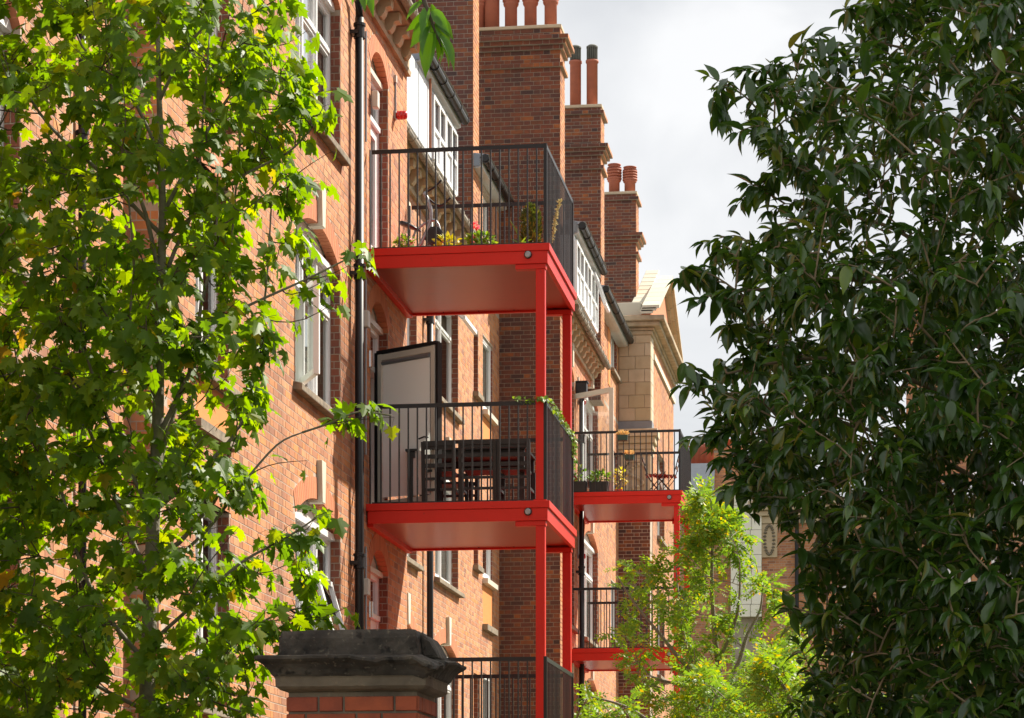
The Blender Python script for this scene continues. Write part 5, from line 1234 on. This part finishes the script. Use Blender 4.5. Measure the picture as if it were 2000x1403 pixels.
# dry grass spike beyond the railing
b = P(1073, 0, 29.4); b.x = -3.74; b.z = zU
T_ = empty('dry_grass_pot', b, 'tall dry seed spike poking past the corner railing of the top near balcony', 'potted plant', 'potted plants on the balconies')
MB().lathe(b, [(.04, 0), (.05, .05), (.045, .05)], 12).build('pot', M['pot'], T_)
stp = [b + Vector((0, 0, .04)), b + Vector((.06, -.05, .25)), b + Vector((.09, -.06, .42)), b + Vector((.13, -.06, .60))]
MB().tube(sm(stp), [.003] * 13, 5).build('stem', M['drygrass'], T_)
LL = Leaves(*OVAL); sp_ = sm(stp, 12)
for p in sp_[6:]:
    for i in range(9): LL.add(p + rv(.012), rv(1) + Vector((0, 0, .6)), rv(1), random.uniform(.02, .04), .6)
LL.build(T_, M['drygrass'], part='seed_heads', nobj=0)
# exercise bike
b = P(830, 0, 30.3); b.z = zU
T_ = empty('exercise_bike', b, 'grey folding exercise bike with black saddle on the top near balcony', 'exercise bike')
px2 = lambda x, y: P(x, y, 30.2)
MB().tube(sm([px2(818, 484), px2(836, 445), px2(842, 418), px2(836, 392), px2(828, 376)]), .021, 10).build('main_frame', M['grey'], T_, smooth=True)
MB().tube(sm([px2(866, 480), px2(850, 430), px2(812, 452), px2(806, 484)]), .016, 8).build('rear_frame', M['grey'], T_, smooth=True)
MB().tube([px2(806, 484), px2(868, 482)], .02, 8).build('foot', M['grey'], T_)
MB().tube(sm([px2(828, 378), px2(848, 366), px2(862, 352)]), .012, 8).build('handlebar', M['black'], T_, smooth=True)
MB().tube(sm([px2(832, 384), px2(858, 402), px2(880, 386)]), .012, 8).build('handlebar', M['black'], T_, smooth=True)
MB().tube([px2(812, 450), px2(802, 478)], .013, 8).build('seat_post', M['chrome'], T_)
sd_ = MB(); pr_s = [(780, 436, .03), (786, 437, .055), (798, 441, .06), (810, 446, .045), (822, 452, .02)]
n = 12
for (x, y, w_) in pr_s:
    c_ = px2(x, y)
    for k_ in range(n): a = 2 * math.pi * k_ / n; sd_.v.append((c_.x, c_.y + w_ * 1.5 * math.cos(a), c_.z + w_ * .55 * math.sin(a)))
for i in range(len(pr_s) - 1):
    for k_ in range(n): sd_.f.append((i * n + k_, i * n + (k_ + 1) % n, (i + 1) * n + (k_ + 1) % n, (i + 1) * n + k_))
sd_.f += [tuple(range(n)), tuple(range(4 * n, 5 * n))]; sd_.build('saddle', M['saddle'], T_, smooth=True)
fw = MB(); c_ = px2(848, 462)
for (r_, yy) in ((.08, -.03), (.11, -.02), (.11, .02), (.08, .03)): fw.v += [(c_.x + r_ * math.cos(2 * math.pi * q / 20), c_.y + yy, c_.z + r_ * math.sin(2 * math.pi * q / 20)) for q in range(20)]
for i in range(3): fw.f += [(i * 20 + q, i * 20 + (q + 1) % 20, (i + 1) * 20 + (q + 1) % 20, (i + 1) * 20 + q) for q in range(20)]
fw.f += [tuple(range(20)), tuple(range(60, 80))]; fw.build('flywheel_cover', M['black'], T_)
# white bucket by the door
b = P(738, 0, 29.4); b.z = zU
one('tub', 'small white tub beside the door of the top near balcony', 'tub', MB().lathe(b, [(.04, 0), (.048, .06), (.04, .085), (.02, .095)], 16), M['plastic_white'], smooth=True)
# table and chairs on the middle near deck
b = P(930, 0, 29.9); b.z = zL
T_ = empty('garden_table', b, 'black slatted garden table on the middle near balcony', 'table')
tx0, tx1 = P(803, 0, 29.9).x, P(1040, 0, 29.9).x; ty0, ty1 = yn + .55, yn + 1.45; tz = zL + .68
nS = 9
for i in range(nS):
    a = ty0 + (ty1 - ty0) * i / nS; MB().box(tx0, tx1, a + .006, a + (ty1 - ty0) / nS - .006, tz - .025, tz).build('slat', M['blackwood'], T_)
MB().box(tx0 + .03, tx1 - .03, ty0 + .03, ty0 + .055, tz - .10, tz - .026).build('apron', M['blackwood'], T_); MB().box(tx0 + .03, tx1 - .03, ty1 - .055, ty1 - .03, tz - .10, tz - .026).build('apron', M['blackwood'], T_)
for x in (tx0 + .05, tx1 - .05):
    for y in (ty0 + .05, ty1 - .05): MB().box(x - .03, x + .03, y - .03, y + .03, zL + .001, tz - .101 if False else tz - .027).build('leg', M['blackwood'], T_)
def chair(cx, y, face, label, w_=.42):
    T_ = empty('garden_chair', (cx, y, zL), label, 'chair', 'black slatted chairs round the balcony table'); z = zL
    xs = (cx - w_ / 2, cx + w_ / 2); d = .40 * face
    for x in xs:
        MB().bar((x, y, z + .001), (x, y - .06 * face, z + .72), .04, .03).build('leg', M['blackwood'], T_); MB().bar((x, y + d, z + .001), (x, y + d, z + .42), .04, .03).build('leg', M['blackwood'], T_)
        MB().bar((x, y, z + .2), (x, y + d, z + .2), .02, .03).build('stretcher', M['blackwood'], T_)
    for i in range(6):
        yy = y + d * (i + .5) / 6; MB().box(cx - w_ / 2 + .02, cx + w_ / 2 - .02, yy - .025, yy + .025, z + .40, z + .425).build('seat_slat', M['blackwood'], T_)
    for i in range(3):
        zz = z + .46 + i * .10; MB().bar((cx - w_ / 2, y - .04 * face, zz), (cx + w_ / 2, y - .04 * face, zz), .02, .045).build('back_slat', M['blackwood'], T_)
    MB().bar((cx - w_ / 2, y - .055 * face, z + .70), (cx + w_ / 2, y - .055 * face, z + .70), .025, .055).build('back_rail', M['blackwood'], T_)
    for zz in (.2, .32): MB().bar((cx - w_ / 2, y, z + zz), (cx + w_ / 2, y, z + zz), .02, .03).build('stretcher', M['blackwood'], T_)
chair(P(856, 0, 29.3).x - .0, yn + .42, 1, 'black slatted chair at the left of the balcony table, back to the railing', .34)
chair(P(935, 0, 29.3).x, yn + .38, 1, 'black slatted chair in the middle of the balcony table, back to the railing', .38)
chair(P(1005, 0, 29.3).x, yn + .40, 1, 'black slatted chair at the right of the balcony table by the red post', .34)
chair(P(900, 0, 30.8).x, yn + 1.75, -1, 'black slatted chair on the far side of the balcony table', .40)
# ivy over the corner of the middle railing
b = P(1060, 785, 28.9)
IV = empty('ivy', b, 'ivy trailing along the corner rail of the middle near balcony', 'ivy')
rx1 = -3.695; zr = zL + 1.085
LL = Leaves(*MAPLE); stm = MB()
path = [Vector((rx1 - .40, yn + .05, zr + .02)), Vector((rx1 - .15, yn + .03, zr + .01)), Vector((rx1 + .01, yn + .03, zr + .01)), Vector((rx1 + .02, yn + .9, zr)), Vector((rx1 + .02, yn + 1.8, zr)), Vector((rx1 + .02, yn + 2.35, zr - .03)), Vector((rx1 + .02, yn + 2.4, zr - .22))]
pp_ = sm(path, 8); stm.tube(pp_, .004, 5); stm.build('stem', M['bark_dark'], IV)
for p in pp_[2:]:
    for i in range(5 if p.y > yn + .3 else 3): LL.add(p + rv(.03), rv(1) + Vector((.4, -.5, -.4)), Vector((.6, -.7, .6)) + rv(.6), random.uniform(.03, .055), .9)
LL.build(IV, M['herb'], nobj=0)
# far balcony: planters, window boxes, folding chairs
zF = 8.46
def planter(px, w_, h_, label, n, r):
    b = P(px, 0, 47.5); b.z = zF; T_ = empty('planter', b, label, 'planter', 'planters on the farther balcony')
    MB().prism([(-w_ * .44, 0), (w_ * .44, 0), (w_ / 2, h_), (-w_ / 2, h_)], lambda p, q, t: (b.x + p, t, zF + .002 + q), b.y - .12, b.y + .12).build('box', M['planter'], T_, bevel=.01)
    LL = Leaves(*OVAL); leafblob(LL, b + Vector((0, 0, h_ + r[2] * .7)), r, n, .075); LL.build(T_, M['herb'], nobj=0)
planter(1131, .28, .20, 'black planter with airy leaves next to the red post on the farther balcony', 45, (.12, .1, .22))
planter(1170, .36, .20, 'black planter with bushy green plant left of the cream door frame', 150, (.19, .12, .11))
b = P(1208, 0, 47.7); b.z = zF; T_ = empty('sapling_pot', b, 'thin sapling in a pot right of the cream door frame', 'potted plant', 'potted plants on the balconies')
MB().lathe(b, [(.06, 0), (.08, .1), (.07, .1)], 14).build('pot', M['pot'], T_); st = MB(); st.tube([b + Vector((0, 0, .05)), b + Vector((.02, 0, .3)), b + Vector((-.06, 0, .45))], .008, 5); st.tube([b + Vector((.02, 0, .2)), b + Vector((.10, 0, .38))], .005, 5); st.build('stem', M['bark_dark'], T_)
LL = Leaves(*OVAL); leafblob(LL, b + Vector((.02, 0, .3)), (.12, .1, .2), 70, .06); LL.build(T_, M['yellowleaf'], nobj=0)
def wbox(px, py, Z, label, w_=.19):
    c_ = P(px, py, Z); T_ = empty('window_box', c_, label, 'window box', 'window boxes hanging on the farther balcony rails')
    MB().prism([(-w_ * .42, -.05), (w_ * .42, -.05), (w_ / 2, .05), (-w_ / 2, .05)], lambda p, q, t: (c_.x + p, t, c_.z + q), c_.y - .06, c_.y + .06).build('box', M['greenbox'], T_, bevel=.006)
    for dx in (-.06, .06): MB().bar((c_.x + dx, c_.y, c_.z + .04), (c_.x + dx, c_.y + .02, c_.z + .14), .008).build('hanger', M['black'], T_)
    LL = Leaves(*OVAL); leafblob(LL, c_ + Vector((0, 0, .075)), (w_ * .52, .06, .04), 110, .045, 1.2); LL.build(T_, M['straw'], nobj=0, part='flowers')
wbox(1216, 856, yfr / C - .3, 'green window box of straw-coloured flowers on the front rail'); wbox(1229, 894, 49.3, 'green window box of straw-coloured flowers on the rear rail')
def fchair(px, Z, face, label):
    b = P(px, 0, Z); b.z = zF; T_ = empty('folding_chair', b, label, 'chair', 'folding bistro chairs on the farther balcony'); w_ = .36
    for y in (b.y - w_ / 2, b.y + w_ / 2):
        MB().tube([(b.x - .20 * face, y, zF + .002), (b.x + .22 * face, y, zF + .48)], .009, 6).build('leg', M['black'], T_); MB().tube([(b.x + .20 * face, y, zF + .002), (b.x - .12 * face, y, zF + .42), (b.x - .22 * face, y, zF + .80)], .009, 6).build('leg', M['black'], T_)
    for i in range(6): x = b.x - .13 * face + i * .065 * face; MB().box(x - .025, x + .025, b.y - w_ / 2, b.y + w_ / 2, zF + .43, zF + .445).build('seat_slat', M['wood'], T_)
    for i in range(2): MB().bar((b.x - (.17 + .03 * i) * face, b.y - w_ / 2, zF + .58 + i * .13), (b.x - (.17 + .03 * i) * face, b.y + w_ / 2, zF + .58 + i * .13), .012, .07).build('back_slat', M['wood'], T_)
fchair(1278, 48.3, 1, 'brown slatted folding chair on the farther balcony, nearer the wall'); fchair(1304, 48.4, -1, 'brown slatted folding chair in the outer corner of the farther balcony')
